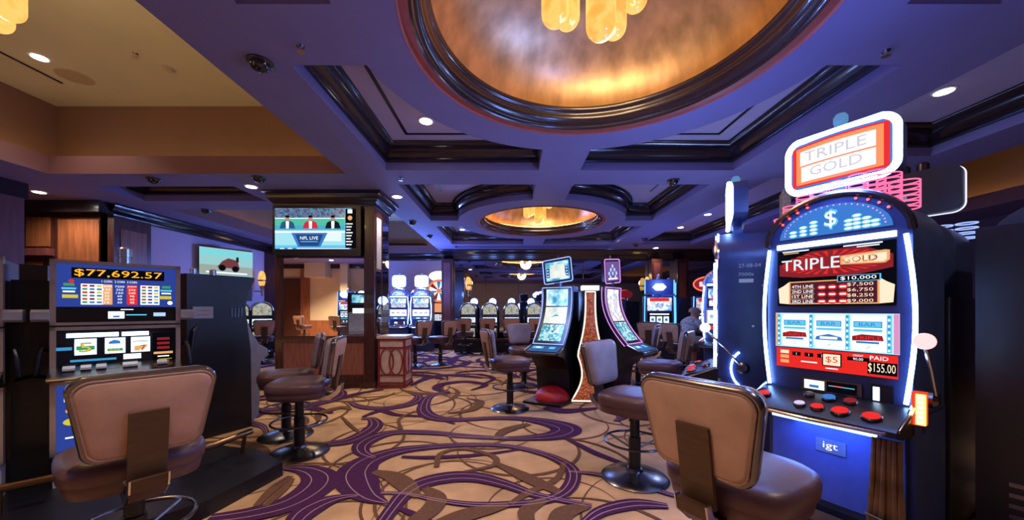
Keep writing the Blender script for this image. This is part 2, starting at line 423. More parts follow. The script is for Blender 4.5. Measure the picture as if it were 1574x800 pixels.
for P in ([(660, 470, .06), (740, 490, .13), (800, 530, .14), (850, 580, .05)], [(880, 540, .05), (930, 580, .12), (910, 630, .13), (830, 690, .1)],
          [(1050, 470, .03), (1180, 440, .05), (1170, 400, .05), (1050, 372, .04), (950, 390, .05), (930, 450, .04)],
          [(1250, 610, .04), (1330, 560, .06), (1450, 500, .05), (1480, 430, .04)], [(1330, 700, .08), (1320, 640, .1), (1400, 590, .06)],
          [(940, 700, .1), (1050, 660, .13), (1170, 630, .1), (1240, 615, .04)], [(1440, 720, .1), (1480, 650, .13), (1580, 620, .06)],
          [(1180, 430, .04), (1330, 500, .12), (1460, 560, .06)], [(150, 620, .04), (230, 540, .07), (300, 490, .05)], [(190, 620, .04), (270, 545, .06), (310, 500, .03)],
          [(420, 250, .04), (430, 215, .1), (520, 190, .12), (560, 200, .04)], [(780, 285, .03), (770, 240, .04), (840, 205, .03)], [(1060, 150, .03), (1120, 165, .1), (1080, 200, .12), (980, 215, .05)],
          [(1180, 330, .04), (1230, 290, .12), (1330, 262, .08)], [(520, 230, .03), (560, 270, .04), (600, 300, .03)]):
    zs(P, CBR)
floor = struct(fl.build('floor', smooth=False))

# ================================================================== CEILING
S = 3.02                         # soffit height
RZ = 3.35                        # raised coffer panels
def rectp(x0, x1, y0, y1): return [(x0, y0), (x1, y0), (x1, y1), (x0, y1)]
def circ(cx, cy, r, n=72): return [(cx + r * math.cos(2 * PI * i / n), cy + r * math.sin(2 * PI * i / n)) for i in range(n)]
DOMES = [(0.64, 2.42, 2.255, 2.24, 2.31), (0.64, 7.70, 2.255, 2.43, 2.47)]   # centre, half width, near and far half lengths
RO, RI, BW = 1.72, 1.34, 0.27
def quadrants(cx, cy, hx, hn, hf):
    out = []
    for sx in (-1, 1):
        for sy, hy in ((-1, hn), (1, hf)):
            pts = []
            k = math.sqrt(RO * RO - BW * BW)
            a0 = math.asin(BW / RO)
            pts += [(BW, hy), (hx, hy), (hx, BW)]
            for i in range(19):
                a = a0 + (PI / 2 - 2 * a0) * i / 18
                pts.append((RO * math.cos(a), RO * math.sin(a)))
            P = [(cx + sx * p[0], cy + sy * p[1]) for p in pts]
            if sx * sy < 0: P = P[::-1]
            out.append(P)
    return out
holes = []; coffers = []
for d in DOMES:
    holes.append(circ(d[0], d[1], RI))
    coffers += quadrants(*d)
coffers += [rectp(3.48, 4.95, -0.2, 4.29), rectp(3.62, 5.05, 5.0, 10.2), rectp(-6.1, -4.06, 5.36, 6.08), rectp(-1.6, 2.9, 10.42, 10.80), rectp(-6.1, -2.6, 11.86, 11.98)]
BAYS = [(-6.14, -2.185, -0.25, 4.85), (-6.14, -2.185, 6.62, 11.7), (5.6, 8.4, -0.25, 7.0)]
outer = rectp(-11, 9.6, -3.6, 12.6)
hs = holes + coffers + [rectp(*b) for b in BAYS]
polys = [[Vector((x, y, 0)) for x, y in outer]] + [[Vector((x, y, 0)) for x, y in (h if sum(h[i][0] * h[(i + 1) % len(h)][1] - h[(i + 1) % len(h)][0] * h[i][1] for i in range(len(h))) < 0 else h[::-1])] for h in hs]
flat = [p for l in polys for p in l]
tris = tessellate_polygon(polys)
cm = MB()
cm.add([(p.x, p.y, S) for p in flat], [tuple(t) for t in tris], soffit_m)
cm.add([(-11, -3.6, 4.2), (9.6, -3.6, 4.2), (9.6, 12.6, 4.2), (-11, 12.6, 4.2)], [(3, 2, 1, 0)], soffit_m)
ceiling = struct(cm.build('ceiling', smooth=False))
WP = [(0, S - 0.001), (0, 3.12)]
MP = [(0, 3.12), (0.025, 3.125), (0.035, 3.15), (0.03, 3.175), (0.05, 3.19), (0.085, 3.22), (0.105, 3.26), (0.108, 3.295), (0.13, 3.31), (0.135, RZ)]
for q in coffers:
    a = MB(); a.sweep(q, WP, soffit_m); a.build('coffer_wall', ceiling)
    a = MB(); a.sweep(q, MP, crown_m); a.build('crown_molding', ceiling, ang=50)
    A = sum(q[i][0] * q[(i + 1) % len(q)][1] - q[(i + 1) % len(q)][0] * q[i][1] for i in range(len(q)))
    a = MB(); t = tessellate_polygon([[Vector((x, y, 0)) for x, y in q]])
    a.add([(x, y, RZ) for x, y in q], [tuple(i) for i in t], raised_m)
    a.build('coffer_panel', ceiling, smooth=False)
def slot(x0, y0, x1, y1, z, w=0.035):
    d = Vector((x1 - x0, y1 - y0)).normalized(); n = Vector((-d.y, d.x)) * w / 2
    a = MB(); a.prism_z([(x0 - n.x, y0 - n.y), (x1 - n.x, y1 - n.y), (x1 + n.x, y1 + n.y), (x0 + n.x, y0 + n.y)], z - 0.006, z + 0.01, black_m)
    a.build('air_slot', ceiling)
for sx in (-1, 1):
    X = 0.64 + sx * 1.90
    slot(X, 3.0, X, 4.45, RZ); slot(X, 4.43, 0.64 + sx * 1.15, 4.43, RZ)
    slot(X, 5.6, X, 6.6, RZ)
slot(-5.79, 2.2, -5.79, 4.71, 4.14)
# domes
for d in DOMES:
    cx, cy = d[0], d[1]
    a = MB(); a.lathe([(RI + .004, S - .002), (RI - .01, S + .012), (1.265, S + .012), (1.26, S + .03)], red_trim_m, 96, (cx, cy, 0), False, False); a.build('dome_trim', ceiling)
    prof = [(1.272, S + .012), (1.255, S + .004), (1.245, S + .015), (1.24, S + .03), (1.225, S + .03), (1.205, S + .045), (1.185, S + .075), (1.175, S + .105), (1.178, S + .13), (1.165, S + .14), (1.152, S + .155), (1.15, S + .18), (1.17, S + .19), (1.30, S + .19)]
    a = MB(); a.lathe(prof, crown_m, 96, (cx, cy, 0), False, False); a.build('dome_rim', ceiling, ang=60)
    a = MB(); a.lathe([(1.30, S + .17)] + [(1.30 * math.cos(t), S + .19 + .80 * math.sin(t)) for t in [PI / 2 * i / 14 for i in range(14)]] + [(0.02, S + .99)], dome_m, 96, (cx, cy, 0), False, True); a.build('dome', ceiling, ang=80)
    a = MB(); a.tube([(cx + 1.245 * math.cos(2 * PI * i / 64), cy + 1.245 * math.sin(2 * PI * i / 64), S + .205) for i in range(64)], 0.010, emis('cove_lamp_%d' % int(cy), (1.0, 0.38, 0.07), 12.0 if cy < 5 else 34.0, True), 6, True); a.build('cove_lamp', ceiling)
# raised bays with cove
cove_m = emis('bay_cove_lamp', (1.0, 0.62, 0.30), P_COVE, True)
for k, (x0, x1, y0, y1) in enumerate(BAYS):
    q = rectp(x0, x1, y0, y1)
    a = MB(); a.sweep(q, [(0, S - .001), (0, 3.255), (-0.04, 3.255), (-0.04, 3.20), (-0.40, 3.20)], fascia_m); a.build('cove_fascia', ceiling)
    a = MB(); a.sweep(q, [(-0.40, 3.19), (-0.40, 4.14)], terra_m); a.build('cove_wall', ceiling)
    a = MB(); a.add([(x0 - .4, y0 - .4, 4.14), (x1 + .4, y0 - .4, 4.14), (x1 + .4, y1 + .4, 4.14), (x0 - .4, y1 + .4, 4.14)], [(0, 1, 2, 3)], cream_ceil_m); a.build('bay_panel', ceiling)
    a = MB(); e = 0.2
    a.tube([(x0 - e, y0 - e, 3.222), (x1 + e, y0 - e, 3.222), (x1 + e, y1 + e, 3.222), (x0 - e, y1 + e, 3.222)], 0.012, cove_m, 6, True); a.build('cove_lamp', ceiling)

# ================================================================== WALLS
def wall(name, x0, x1, y0, y1, z0, z1, m):
    a = MB(); a.box(x0, x1, y0, y1, z0, z1, m); return struct(a.build(name))
wl = wall('wall_left', -6.97, -6.85, 6.2, 12.6, 0, S + .02, lilac_m)
wall('wall_left_front', -7.2, -7.0, 3.1, 5.25, 0, S + .02, maroon_m)
wf = wall('wall_far', -6.9, -1.75, 12.0, 12.12, 0, S + .02, lilac_m)
wall('wall_far_right', 6.3, 9.6, 11.2, 11.4, 0, S + .02, maroon_m)
wall('wall_right', 9.5, 9.62, -3.6, 11.4, 0, 4.2, mat('dark_mauve_wall', (0.10, 0.06, 0.09), 0.7))
wb = wall('wall_back', -11, 9.6, -3.62, -3.5, 0, S + .02, beige_m)
wall('wall_far_left', -11, -10.9, -3.5, 3.3, 0, S + .02, beige_m)
wall('wall_side_return', -11, -7.0, 3.1, 3.25, 0, S + .02, beige_m)
# crown along the lilac walls
CP = [(0, 2.80), (0.03, 2.805), (0.05, 2.84), (0.045, 2.87), (0.08, 2.90), (0.12, 2.95), (0.13, 2.99), (0.16, 3.0), (0.16, S + .002)]
def crown(path, parent, prof=CP, name='crown_molding', m=crown_m):
    a = MB(); a.sweep(path, prof, m, closed=False); return a.build(name, parent, ang=50)
crown([(-6.85, 12.0), (-6.85, 6.2)], wl)
crown([(-1.75, 12.0), (-6.85, 12.0)], wf)
a = MB(); a.box(-7.0, -6.94, 3.1, 5.25, 2.80, S, crown_m); a.build('crown_molding', bpy.data.objects['wall_left_front'])
a = MB(); a.box(-6.86, -6.83, 6.82, 12.0, 0.0, 0.16, wood_m); struct(a.build('baseboard_left'))
# wood pilaster and panels on the left wall
t = struct(MB().box(-6.86, -6.74, 6.2, 6.84, 0, 2.82, wood_m).build('trim_1'))
MB().box(-6.745, -6.73, 6.30, 6.75, 0.25, 2.6, panel_m).build('panel', t)
t = struct(MB().box(-6.86, -6.55, 10.15, 10.65, 0, 2.9, wood_m).build('trim_2'))
# alcove end wall facing the room: framed wood panels
wa = struct(MB().box(-9.2, -6.86, 6.2, 6.32, 0, S + .02, wood_m).build('wall_alcove'))
for (x0, x1, z0, z1) in ((-8.22, -7.82, 2.28, 2.78), (-8.22, -7.95, 0.3, 2.02), (-7.68, -6.98, 0.3, 2.74), (-9.1, -8.4, 0.3, 2.7)):
    MB().box(x0, x1, 6.185, 6.2, z0, z1, panel_m).build('panel', wa)
MB().box(-8.3, -7.75, 6.10, 6.2, 2.12, 2.24, maroon_m).build('shelf_rail', wa)
MB().box(-9.2, -6.80, 6.02, 6.25, 2.83, S, crown_m).build('crown_molding', wa)
# mirrored far wall between posts, with its header
wm = struct(MB().box(-1.75, 6.3, 11.25, 11.4, 0, S + .02, wood_m).build('wall_mirror'))
xs = [-1.73, -0.75, 0.25, 1.25, 2.25, 3.3, 4.25]
for i in range(len(xs) - 1):
    MB().box(xs[i] + .006, xs[i + 1] - .006, 11.225, 11.25, 0.5, 2.69, dkmirror_m).build('mirror_panel', wm)
MB().box(4.58, 5.05, 11.225, 11.25, 0.5, 2.69, dkmirror_m).build('mirror_panel', wm)
MB().box(5.38, 6.25, 11.225, 11.25, 0.5, 2.69, dkmirror_m).build('mirror_panel', wm)
HP = [(0, 2.70), (0.06, 2.70), (0.07, 2.76), (0.10, 2.78), (0.12, 2.86), (0.18, 2.92), (0.24, 2.96), (0.26, S + .002)]
crown([(6.3, 11.22), (-2.02, 11.22), (-2.02, 12.0)][0:2], wm, HP, 'header_molding')
crown([(-1.75, 11.22), (-2.1, 11.22)], wm, HP, 'header_molding')
for i, X in enumerate((-1.9, 4.42, 5.2)):
    a = MB(); a.box(X - .16, X + .16, 10.95, 11.3, 0, 2.72, wood_m); a.box(X - .19, X + .19, 10.92, 11.3, 0, 0.2, wood_m); a.box(X - .1, X + .1, 10.94, 10.95, 0.3, 2.6, maroon_m)
    struct(a.build('trim_%d' % (3 + i)))
# back of the room, seen in the column's mirror
t = struct(MB().box(-8.42, -8.10, -3.52, -3.38, 0, S, panel_m).build('trim_6'))
t = struct(MB().box(-9.5, -8.42, -3.52, -3.44, 0, 2.45, wood_m).build('trim_7'))
t = struct(MB().box(-8.0, -7.2, -3.52, -2.9, 2.45, S, beige_m).build('trim_8'))
t = struct(MB().box(-6.75, -6.45, -3.52, -3.2, 0, S, beige_m).build('trim_9'))
MB().box(-11, -3, -3.5, -3.36, 2.84, S, crown_m).build('crown_molding', wb)
MB().box(-8.1, -5.5, -3.5, -3.46, 0, 0.75, panel_m).build('wainscot', wb)

# ================================================================== COLUMN WITH TV
cX0, cX1, cY0, cY1 = -3.62, -2.09, 5.62, 6.28
col = struct(thing('mirrored_column', 'square dark wood column with a mirror below its television', 'column', ((cX0 + cX1) / 2, cY0, 0)))
ox, oy = (cX0 + cX1) / 2, cY0
def cb(x0, x1, y0, y1, z0, z1, m, name):
    return MB().box(x0 - ox, x1 - ox, y0 - oy, y1 - oy, z0, z1, m).build(name, col)
cb(cX0, cX1, cY0 + .03, cY1, 0, S, wood_m, 'core')
for (x0, x1) in ((cX0, cX0 + .11), (cX1 - .16, cX1)): cb(x0, x1, cY0 - .01, cY0 + .04, 0, 2.9, wood_m, 'stile')
cb(cX0 + .11, cX1 - .16, cY0 - .01, cY0 + .04, 0.70, 0.80, wood_m, 'rail')
cb(cX0 + .11, cX1 - .16, cY0 - .01, cY0 + .04, 0.0, 0.20, wood_m, 'rail')
cb(cX0 + .11, cX1 - .16, cY0 + .005, cY0 + .035, 0.20, 0.70, colpan_m, 'base_panel')
cb(cX0 + .11, cX1 - .16, cY0 + .01, cY0 + .035, 0.80, 2.0, mirror_m, 'mirror')
cb(cX0 - .03, cX1 + .03, cY0 - .04, cY1 + .03, 0, 0.10, wood_m, 'plinth')
cb(cX1 - .002, cX1 + .012, cY0 + .06, cY0 + .26, 1.85, 2.65, lgrey_m, 'side_panel')
cb(cX1 - .002, cX1 + .012, cY0 + .32, cY1 - .06, 1.2, 2.65, dkmirror_m, 'side_mirror')
cb(cX1 - .002, cX1 + .010, cY0 + .06, cY0 + .26, 0.75, 1.80, dkmirror_m, 'side_mirror')
a = MB()
pr = [(0, 2.80), (-.02, 2.80), (-.03, 2.85), (-.06, 2.88), (-.09, 2.93), (-.10, 2.97), (-.13, 2.98), (-.13, S - .003)]
a.sweep([(cX0 - ox, 0), (cX1 - ox, 0), (cX1 - ox, cY1 - oy), (cX0 - ox, cY1 - oy)], pr, crown_m); a.build('crown', col, ang=50)

def tv(name, label, loc, rz, w, h, draw, depth=0.06):
    t = thing(name, label, 'television', loc, rz)
    a = MB(); a.prism_y(rrect(w, h, .012, 2), 0, depth, black_m); a.build('bezel', t)
    a = MB(); a.box(-.12, .12, depth - .005, depth + .03, -.12, .12, black_m); a.build('bracket', t)
    a = MB(); draw(a, -.003); a.build('screen', t, smooth=False)
    return t
def draw_game(a, y):
    a.rect(-.05, .03, 1.16, .62, y, scr_c)
    a.rect(-.10, .26, 1.06, .16, y - .001, art_stadium)
    a.rect(-.10, .13, 1.06, .11, y - .001, emis('pitch_green', (0.08, 0.50, 0.34), 1.1))
    a.rect(-.10, .185, 1.06, .012, y - .0015, txt_w)
    a.rect(-.10, .045, 1.06, .07, y - .001, emis('desk_teal', (0.08, 0.42, 0.62), 1.0))
    a.rect(-.10, -.02, 1.06, .03, y - .0012, txt_w)
    a.rect(-.10, -.13, 1.06, .19, y - .001, emis('studio_cyan', (0.35, 0.72, 0.82), 1.1))
    a.rect(.22, -.10, .32, .13, y - .0012, emis('desk_white', (0.72, 0.88, 0.90), 1.1))
    a.poly([(-.28, -.25), (.06, -.25), (.17, -.035), (-.38, -.035)], y - .0016, scr_bl)
    a.poly([(-.25, -.235), (.03, -.235), (.10, -.06), (-.32, -.06)], y - .0019, emis('desk_navy', (0.02, 0.07, 0.26), 0.9))
    a.text('NFL LIVE', -.11, -.115, .05, y - .0024, txt_w)
    a.rect(-.11, -.17, .26, .012, y - .0022, scr_c)
    for cx, mm in ((-.44, emis('suit_blue', (0.03, 0.12, 0.28), 0.8)), (-.09, emis('suit_red', (0.75, 0.03, 0.06), 0.9)), (.25, emis('suit_black', (0.012, 0.018, 0.03), 0.6))):
        a.poly([(cx - .12, .03), (cx + .12, .03), (cx + .09, .12), (cx + .03, .15), (cx - .03, .15), (cx - .09, .12)], y - .0018, mm)
        a.poly([(cx - .02, .03), (cx + .02, .03), (cx + .025, .14), (cx - .025, .14)], y - .0021, txt_w)
        a.disc(cx, .185, .034, y - .0022, emis('face_print', (0.55, 0.30, 0.22), 0.9), 14, .042)
        a.disc(cx, .212, .034, y - .0023, scr_k, 12, .02)
    a.rect(.52, .03, .16, .60, y - .0012, scr_k)
    a.rect(.51, .29, .07, .06, y - .002, txt_w); a.disc(.51, .19, .035, y - .002, scr_gold)
    for i in range(8): a.rect(.50 - .006 * (i % 3), .10 - .045 * i, .10 - .018 * (i % 3), .016, y - .002, txt_w)
    a.rect(-.02, -.275, 1.1, .022, y - .0015, scr_bl)
    a.rect(-.52, -.275, .07, .012, y - .002, txt_w); a.rect(-.40, -.275, .07, .012, y - .002, txt_w); a.rect(.1, -.275, .8, .010, y - .002, txt_w)
tvx = (-3.60 - 2.28) / 2
tv('television', 'large flat television showing three sports presenters, hung on the column', (tvx, cY0 - .085, 2.41), 0, 1.34, .76, draw_game, .07)
def draw_field(a, y):
    a.rect(0, 0, 1.04, .60, y, emis('tv_sand', (0.32, 0.62, 0.62), 1.0))
    a.rect(0, .2, 1.04, .14, y - .001, emis('tv_sky', (0.20, 0.62, 0.66), 1.1))
    a.rect(0, -.18, 1.04, .2, y - .001, emis('tv_dirt', (0.42, 0.50, 0.44), 0.8))
    a.poly([(-.2, -.12), (.25, -.14), (.2, .06), (.02, .10), (-.1, .02)], y - .002, emis('tv_truck', (0.25, 0.06, 0.07), 0.7))
    a.disc(-.1, -.13, .07, y - .003, scr_k); a.disc(.16, -.14, .07, y - .003, scr_k); a.rect(.2, .08, .05, .12, y - .002, scr_k)
    a.rect(.0, -.24, .8, .03, y - .002, txt_w)
tv('television', 'flat television showing a pale outdoor field, mounted on the lilac wall', (-6.48, 8.35, 2.28), face_n(.86, -.5), 1.02, .66, draw_field)

# ================================================================== STOOLS
def make_stool():
    t = thing('swivel_stool', 'x', 'stool')
    MB().lathe([(.235, 0), (.235, .008), (.215, .022), (.13, .04), (.06, .055), (.05, .07), (.05, .075)], gunmetal_m, 40).build('base', t)
    MB().lathe([(.042, .06), (.042, .30), (.034, .305), (.034, .46), (.07, .465), (.07, .48)], black_m, 20).build('pole', t)
    r = MB(); R = .21; zr = .27
    r.tube([(R * math.cos(2 * PI * i / 36), R * math.sin(2 * PI * i / 36), zr) for i in range(36)], .009, gunmetal_m, 8, True)
    fr = r.build('foot_ring', t)
    for k in range(3):
        an = 2 * PI * k / 3 + .5
        MB().tube([(.03 * math.cos(an), .03 * math.sin(an), zr - .06), (.12 * math.cos(an), .12 * math.sin(an), zr - .03), (R * math.cos(an), R * math.sin(an), zr)], .007, gunmetal_m, 6).build('spoke', fr)
    def loop(w, d, z, n=32, ex=3.4, cy=0.0):
        o = []
        for i in range(n):
            a_ = 2 * PI * i / n; c, s_ = math.cos(a_), math.sin(a_)
            o.append((w / 2 * math.copysign(abs(c) ** (2 / ex), c), cy + d / 2 * math.copysign(abs(s_) ** (2 / ex), s_), z))
        return o
    se = MB(); se.loft([loop(.38, .38, .478), loop(.42, .42, .484), loop(.435, .435, .520), loop(.435, .435, .535)], vinyl_m)
    se.loft([loop(.425, .425, .532), loop(.455, .455, .540), loop(.462, .462, .585), loop(.445, .445, .606), loop(.40, .40, .620), loop(.30, .30, .627), loop(.1, .1, .629)], vinyl_m)
    se.build('seat', t, ang=70)
    # backrest: tilted panel; local frame x across, z up, y thickness (front = +y)
    tilt = Matrix.Translation((0, -.285, .808)) @ Matrix.Rotation(math.radians(9), 4, 'X')
    def lp(w, h, y, wt, r_=.055, n=6): return [(x, y, z) for x, z in rrect(w, h, r_, n, 0, 0, wt)]
    b = MB(); b.M = tilt
    b.loft([lp(.350, .330, -.022, .420), lp(.358, .338, -.012, .428), lp(.358, .338, .010, .428), lp(.350, .330, .016, .420)], mat('dark_chrome_edge', (.20, .18, .20), .22, .9))
    bk = b.build('backrest', t, ang=60)
    c = MB(); c.M = tilt
    c.loft([lp(.345, .325, .014, .415), lp(.348, .328, .034, .418), lp(.330, .310, .052, .400), lp(.27, .26, .060, .34, .05), lp(.1, .12, .062, .12, .03)], vinyl_f_m)
    tag(c.build('cushion', bk, ang=70), 'taupe padded front cushion')
    d = MB(); d.M = tilt
    d.loft([lp(.326, .306, -.020, .396, .05), lp(.324, .304, -.027, .394, .05), lp(.30, .28, -.031, .37, .045), lp(.1, .1, -.032, .12, .03)], tan_m)
    tag(d.build('rear_panel', bk, ang=70), 'tan vinyl rear panel')
    e = MB(); e.M = tilt
    e.tube([(x, -.026, z) for x, z in rrect(.328, .308, .05, 6, 0, 0, .398)], .004, mat('tan_piping', (0.34, 0.20, 0.15), .5), 6, True); e.build('welt', bk)
    p = MB(); p.M = tilt
    p.box(-.058, .058, -.046, -.028, -.27, .02, plate_m)
    p.M = Matrix(); p.prism_x([(-.25, .450), (-.325, .51), (-.338, .56), (-.315, .56), (-.30, .525), (-.24, .482), (.0, .482), (.0, .465), (-.2, .450)], -.055, .055, plate_m)
    tag(p.build('back_bracket', t), 'brown laminate bracket joining seat and back')
    MB().tube([(.06, .02, .475), (.13, .03, .46), (.15, .03, .45)], .006, black_m, 6).build('height_lever', t)
    for s_ in (-1, 1):
        q = MB(); q.prism_x([(-.25, .447), (-.328, .51), (-.342, .565), (-.312, .565), (-.298, .525), (-.24, .485), (-.05, .485), (-.05, .462), (-.2, .447)], s_ * .056 - .003, s_ * .056 + .003, chrome_m); q.build('chrome_edge', t)
    return t
stool0 = make_stool(); stool_used = [False]
def stool(x, y, fx, fy, label, group=None, z=0.0):
    if stool_used[0]: o = copy_tree(stool0)
    else: o = stool0; stool_used[0] = True
    o.location = (x, y, z); o.rotation_euler = (0, 0, face_f(fx, fy))
    o['label'] = label
    if 'group' in o: del o['group']
    if group: o['group'] = group
    return o

# ================================================================== SLOT MACHINES
def glow_fill(parent, loc, power, col=(0.30, 0.45, 1.0), rot=(PI / 2, 0, 0), size=.4):
    return lamp('POINT', parent, loc, power, col, .12, name='fill_lamp')  # bare point lamp added before a machine to spread blue light around
def arch_outline(hw, z0, zs_, rise, n=18):
    return [(-hw, z0), (hw, z0)] + [(hw * math.cos(PI * i / n), zs_ + rise * math.sin(PI * i / n)) for i in range(n + 1)]
def bar_art(a, y, main, x, z):
    pass
def arch_slot(name, label, loc, rz, art_kind='city', topper='sign', chips=True, group=None, glow=1.0, neon=None, lever=True, tw=.45):
    t = thing(name, label, 'slot machine', loc, rz, group)
    neon = neon or neon_w
    hw = .285
    # body
    a = MB(); a.prism_y(arch_outline(hw, .72, 1.57, .225), 0, .50, navy_m)
    a.box(-hw, hw, .02, .52, 0, .73, navy_m); a.build('cabinet', t)
    a = MB(); a.tube([(hw * math.cos(PI * i / 24) * 1.0, -.004, 1.57 + .225 * math.sin(PI * i / 24)) for i in range(25)], .016, chrome_m if art_kind != 'full' else gunmetal_m, 8); a.build('arch_trim', t)
    for i, k in enumerate(range(5)):
        pass
    # arch glass
    a = MB(); pts = [(.225 * math.cos(PI * i / 16), 1.598 + .150 * math.sin(PI * i / 16)) for i in range(17)]
    a.poly(pts[::-1], -.003, scr_bl)
    if art_kind == 'full':
        a.text('$', 0, 1.672, .085, -.006, scr_w); a.text('$', .002, 1.672, .105, -.0045, scr_c)
        for cx, n_ in ((-.16, 2), (-.115, 3), (-.07, 4), (.07, 3), (.10, 4), (.135, 3), (.165, 2)):
            for j in range(n_):
                a.disc(cx, 1.612 + .019 * j, .020, -.0045 - .0001 * j, scr_c, 14, .010); a.disc(cx, 1.613 + .019 * j, .015, -.0055 - .0001 * j, txt_w, 12, .006)
        for i in range(26):
            an = PI * (i + .5) / 26; a.disc(.20 * math.cos(an), 1.61 + .13 * math.sin(an), .004, -.005, neon_v, 6)
    else:
        a.poly([(p[0] * .8, 1.60 + (p[1] - 1.60) * .8) for p in pts[::-1]], -.0045, art_city if art_kind == 'city' else art_mosaic)
    a.build('arch_glass', t, smooth=False)
    # arch bulbs
    for i in (3, 4, 5, 6, 10, 11, 12, 13):
        an = PI * i / 16
        MB().lathe([(.006, 0), (.006, .003), (.003, .006)], red_led if i > 8 else emis('bulb_pink', (1, .12, .12), 2.5), 8, (0, 0, 0)).build('bulb', t, (.252 * math.cos(an), -.003, 1.58 + .187 * math.sin(an))).rotation_euler = (PI / 2, 0, 0)
    # light bar and main glasses
    MB().box(-.235, .235, -.012, 0, 1.546, 1.572, sign_w).build('light_bar', t)
    a = MB(); a.rect(0, 1.385, .47, .30, -.002, scr_k)
    if art_kind == 'full':
        a.poly([(-.225, 1.40), (-.12, 1.385), (.1, 1.385), (.225, 1.41), (.225, 1.47), (.12, 1.52), (-.08, 1.52), (-.225, 1.46)], -.004, scr_dr)
        for i in range(30):
            an = 2 * PI * i / 30; c, s_ = math.cos(an), math.sin(an)
            a.poly([(.09 * c, 1.455 + .03 * s_), (.21 * math.cos(an + .05), 1.455 + .058 * math.sin(an + .05)), (.21 * math.cos(an - .05), 1.455 + .058 * math.sin(an - .05))], -.0048, scr_r)
        a.text('TRIPLE', -.085, 1.452, .060, -.0062, scr_r, .258); a.text('TRIPLE', -.088, 1.455, .056, -.0075, emis('title_ice', (0.45, 0.85, 1.0), 1.5), .25)
        a.poly([(.04, 1.438), (.20, 1.432), (.215, 1.445), (.215, 1.488), (.20, 1.492), (.04, 1.482)], -.0080, scr_gold)
        a.poly([(.05, 1.445), (.195, 1.439), (.205, 1.448), (.205, 1.480), (.05, 1.475)], -.0086, scr_cream)
        a.text('GOLD', .112, 1.460, .030, -.0096, scr_dr, .125); a.text('GOLD', .110, 1.461, .027, -.0104, scr_gold, .118)
        a.rect(-.15, 1.530, .12, .006, -.004, txt_w); a.rect(.12, 1.528, .14, .006, -.004, txt_w); a.rect(-.17, 1.520, .07, .005, -.004, scr_gold); a.rect(.14, 1.518, .08, .005, -.004, txt_w)
        # pay table
        a.rect(0, 1.305, .36, .122, -.004, scr_gold); a.rect(0, 1.305, .345, .110, -.0046, emis('pay_dark', (0.10, 0.015, 0.03), .8))
        for sx in (-1, 1): a.poly([(sx * .18, 1.245), (sx * .225, 1.25), (sx * .23, 1.33), (sx * .205, 1.345), (sx * .18, 1.365)], -.0042, scr_cream)
        for i, (ln, am) in enumerate((('4TH LINE', '$7,500'), ('2ND LINE', '$6,750'), ('1ST LINE', '$8,250'), ('3RD LINE', '$9,000'))):
            z = 1.338 - .0265 * i
            a.text(ln, -.118, z, .016, -.0056, txt_w, .095); a.text(am, .112, z, .018, -.0056, scr_cream, .095)
            a.rect(-.118, z - .0132, .105, .002, -.0054, scr_gold)
        for i in range(3):
            for j in range(3):
                a.disc(-.035 + .042 * j, 1.330 - .036 * i, .019, -.0052, scr_r, 12, .013); a.rect(-.035 + .042 * j, 1.330 - .036 * i, .024, .008, -.0060, txt_w)
        a.box(.028, .185, -.0085, -.003, 1.353, 1.384, scr_c); a.rect(.106, 1.3685, .150, .026, -.0088, scr_k); a.text('$10,000', .106, 1.3685, .019, -.0096, txt_w, .13)
    else:
        a.rect(0, 1.44, .44, .15, -.004, art_city if art_kind == 'city' else art_mosaic)
        a.rect(0, 1.30, .42, .09, -.004, art_reel if art_kind == 'city' else art_mosaic)
        a.rect(0, 1.36, .40, .018, -.0045, scr_r if art_kind != 'city' else scr_c)
    a.build('top_glass', t, smooth=False)
    # reels
    a = MB(); a.rect(0, 1.105, .49, .185, -.002, emis('reel_surround', (0.45, 0.75, .95), 1.2) if art_kind == 'full' else scr_w); a.rect(-.235, 1.105, .018, .18, -.003, scr_gold); a.rect(.235, 1.105, .018, .18, -.003, emis('reel_edge_rose', (0.75, 0.3, 0.55), 1.0))
    a.build('reel_glass', t, smooth=False)
    for i, X in enumerate((-.145, 0, .145)):
        a = MB(); n = 8
        pr = [(-.004 - .022 * math.sin(PI * k / n), 1.02 + .17 * k / n) for k in range(n + 1)]
        vs = [(X - .062, p[0], p[1]) for p in pr] + [(X + .062, p[0], p[1]) for p in pr]
        a.add(vs, [(k, k + n + 1, k + n + 2, k + 1) for k in range(n)], scr_w)
        ya = -.0275
        if art_kind == 'full':
            a.rect(X, 1.146, .100, .030, ya, scr_bl); a.rect(X, 1.146, .094, .024, ya - .001, scr_c); a.text('BAR', X, 1.146, .016, ya - .002, scr_bl, .06)
            a.rect(X, 1.118, .100, .012, ya, scr_c)
            if i != 1:
                a.poly([(X - .055, 1.068), (X + .055, 1.072), (X + .05, 1.096), (X - .02, 1.10), (X - .055, 1.09)], ya, scr_dr); a.text('TRIPLE', X, 1.083, .018, ya - .002, scr_r, .095); a.rect(X, 1.062, .08, .010, ya - .001, scr_bl)
            else:
                a.poly([(X - .055, 1.062), (X + .055, 1.062), (X + .05, 1.08), (X, 1.094), (X - .05, 1.08)], ya, scr_bl); a.rect(X, 1.074, .07, .012, ya - .001, txt_w)
            a.text('7', X, 1.038, .012, ya + .002, scr_c, .02)
        else: a.rect(X, 1.105, .085, .06, ya, art_reel)
        a.build('reel', t, smooth=False)
    if art_kind == 'full':
        for i, X in enumerate((-.2175, -.0725, .0725, .2175)):
            a = MB()
            a.rect(X, 1.105, .016, .17, -.0265, scr_c)
            for k in range(12): a.disc(X, 1.030 + .0138 * k, .0045, -.029, scr_bl if k % 2 else txt_w, 8)
            a.build('reel_divider', t, smooth=False)
    # credit bar
    a = MB()
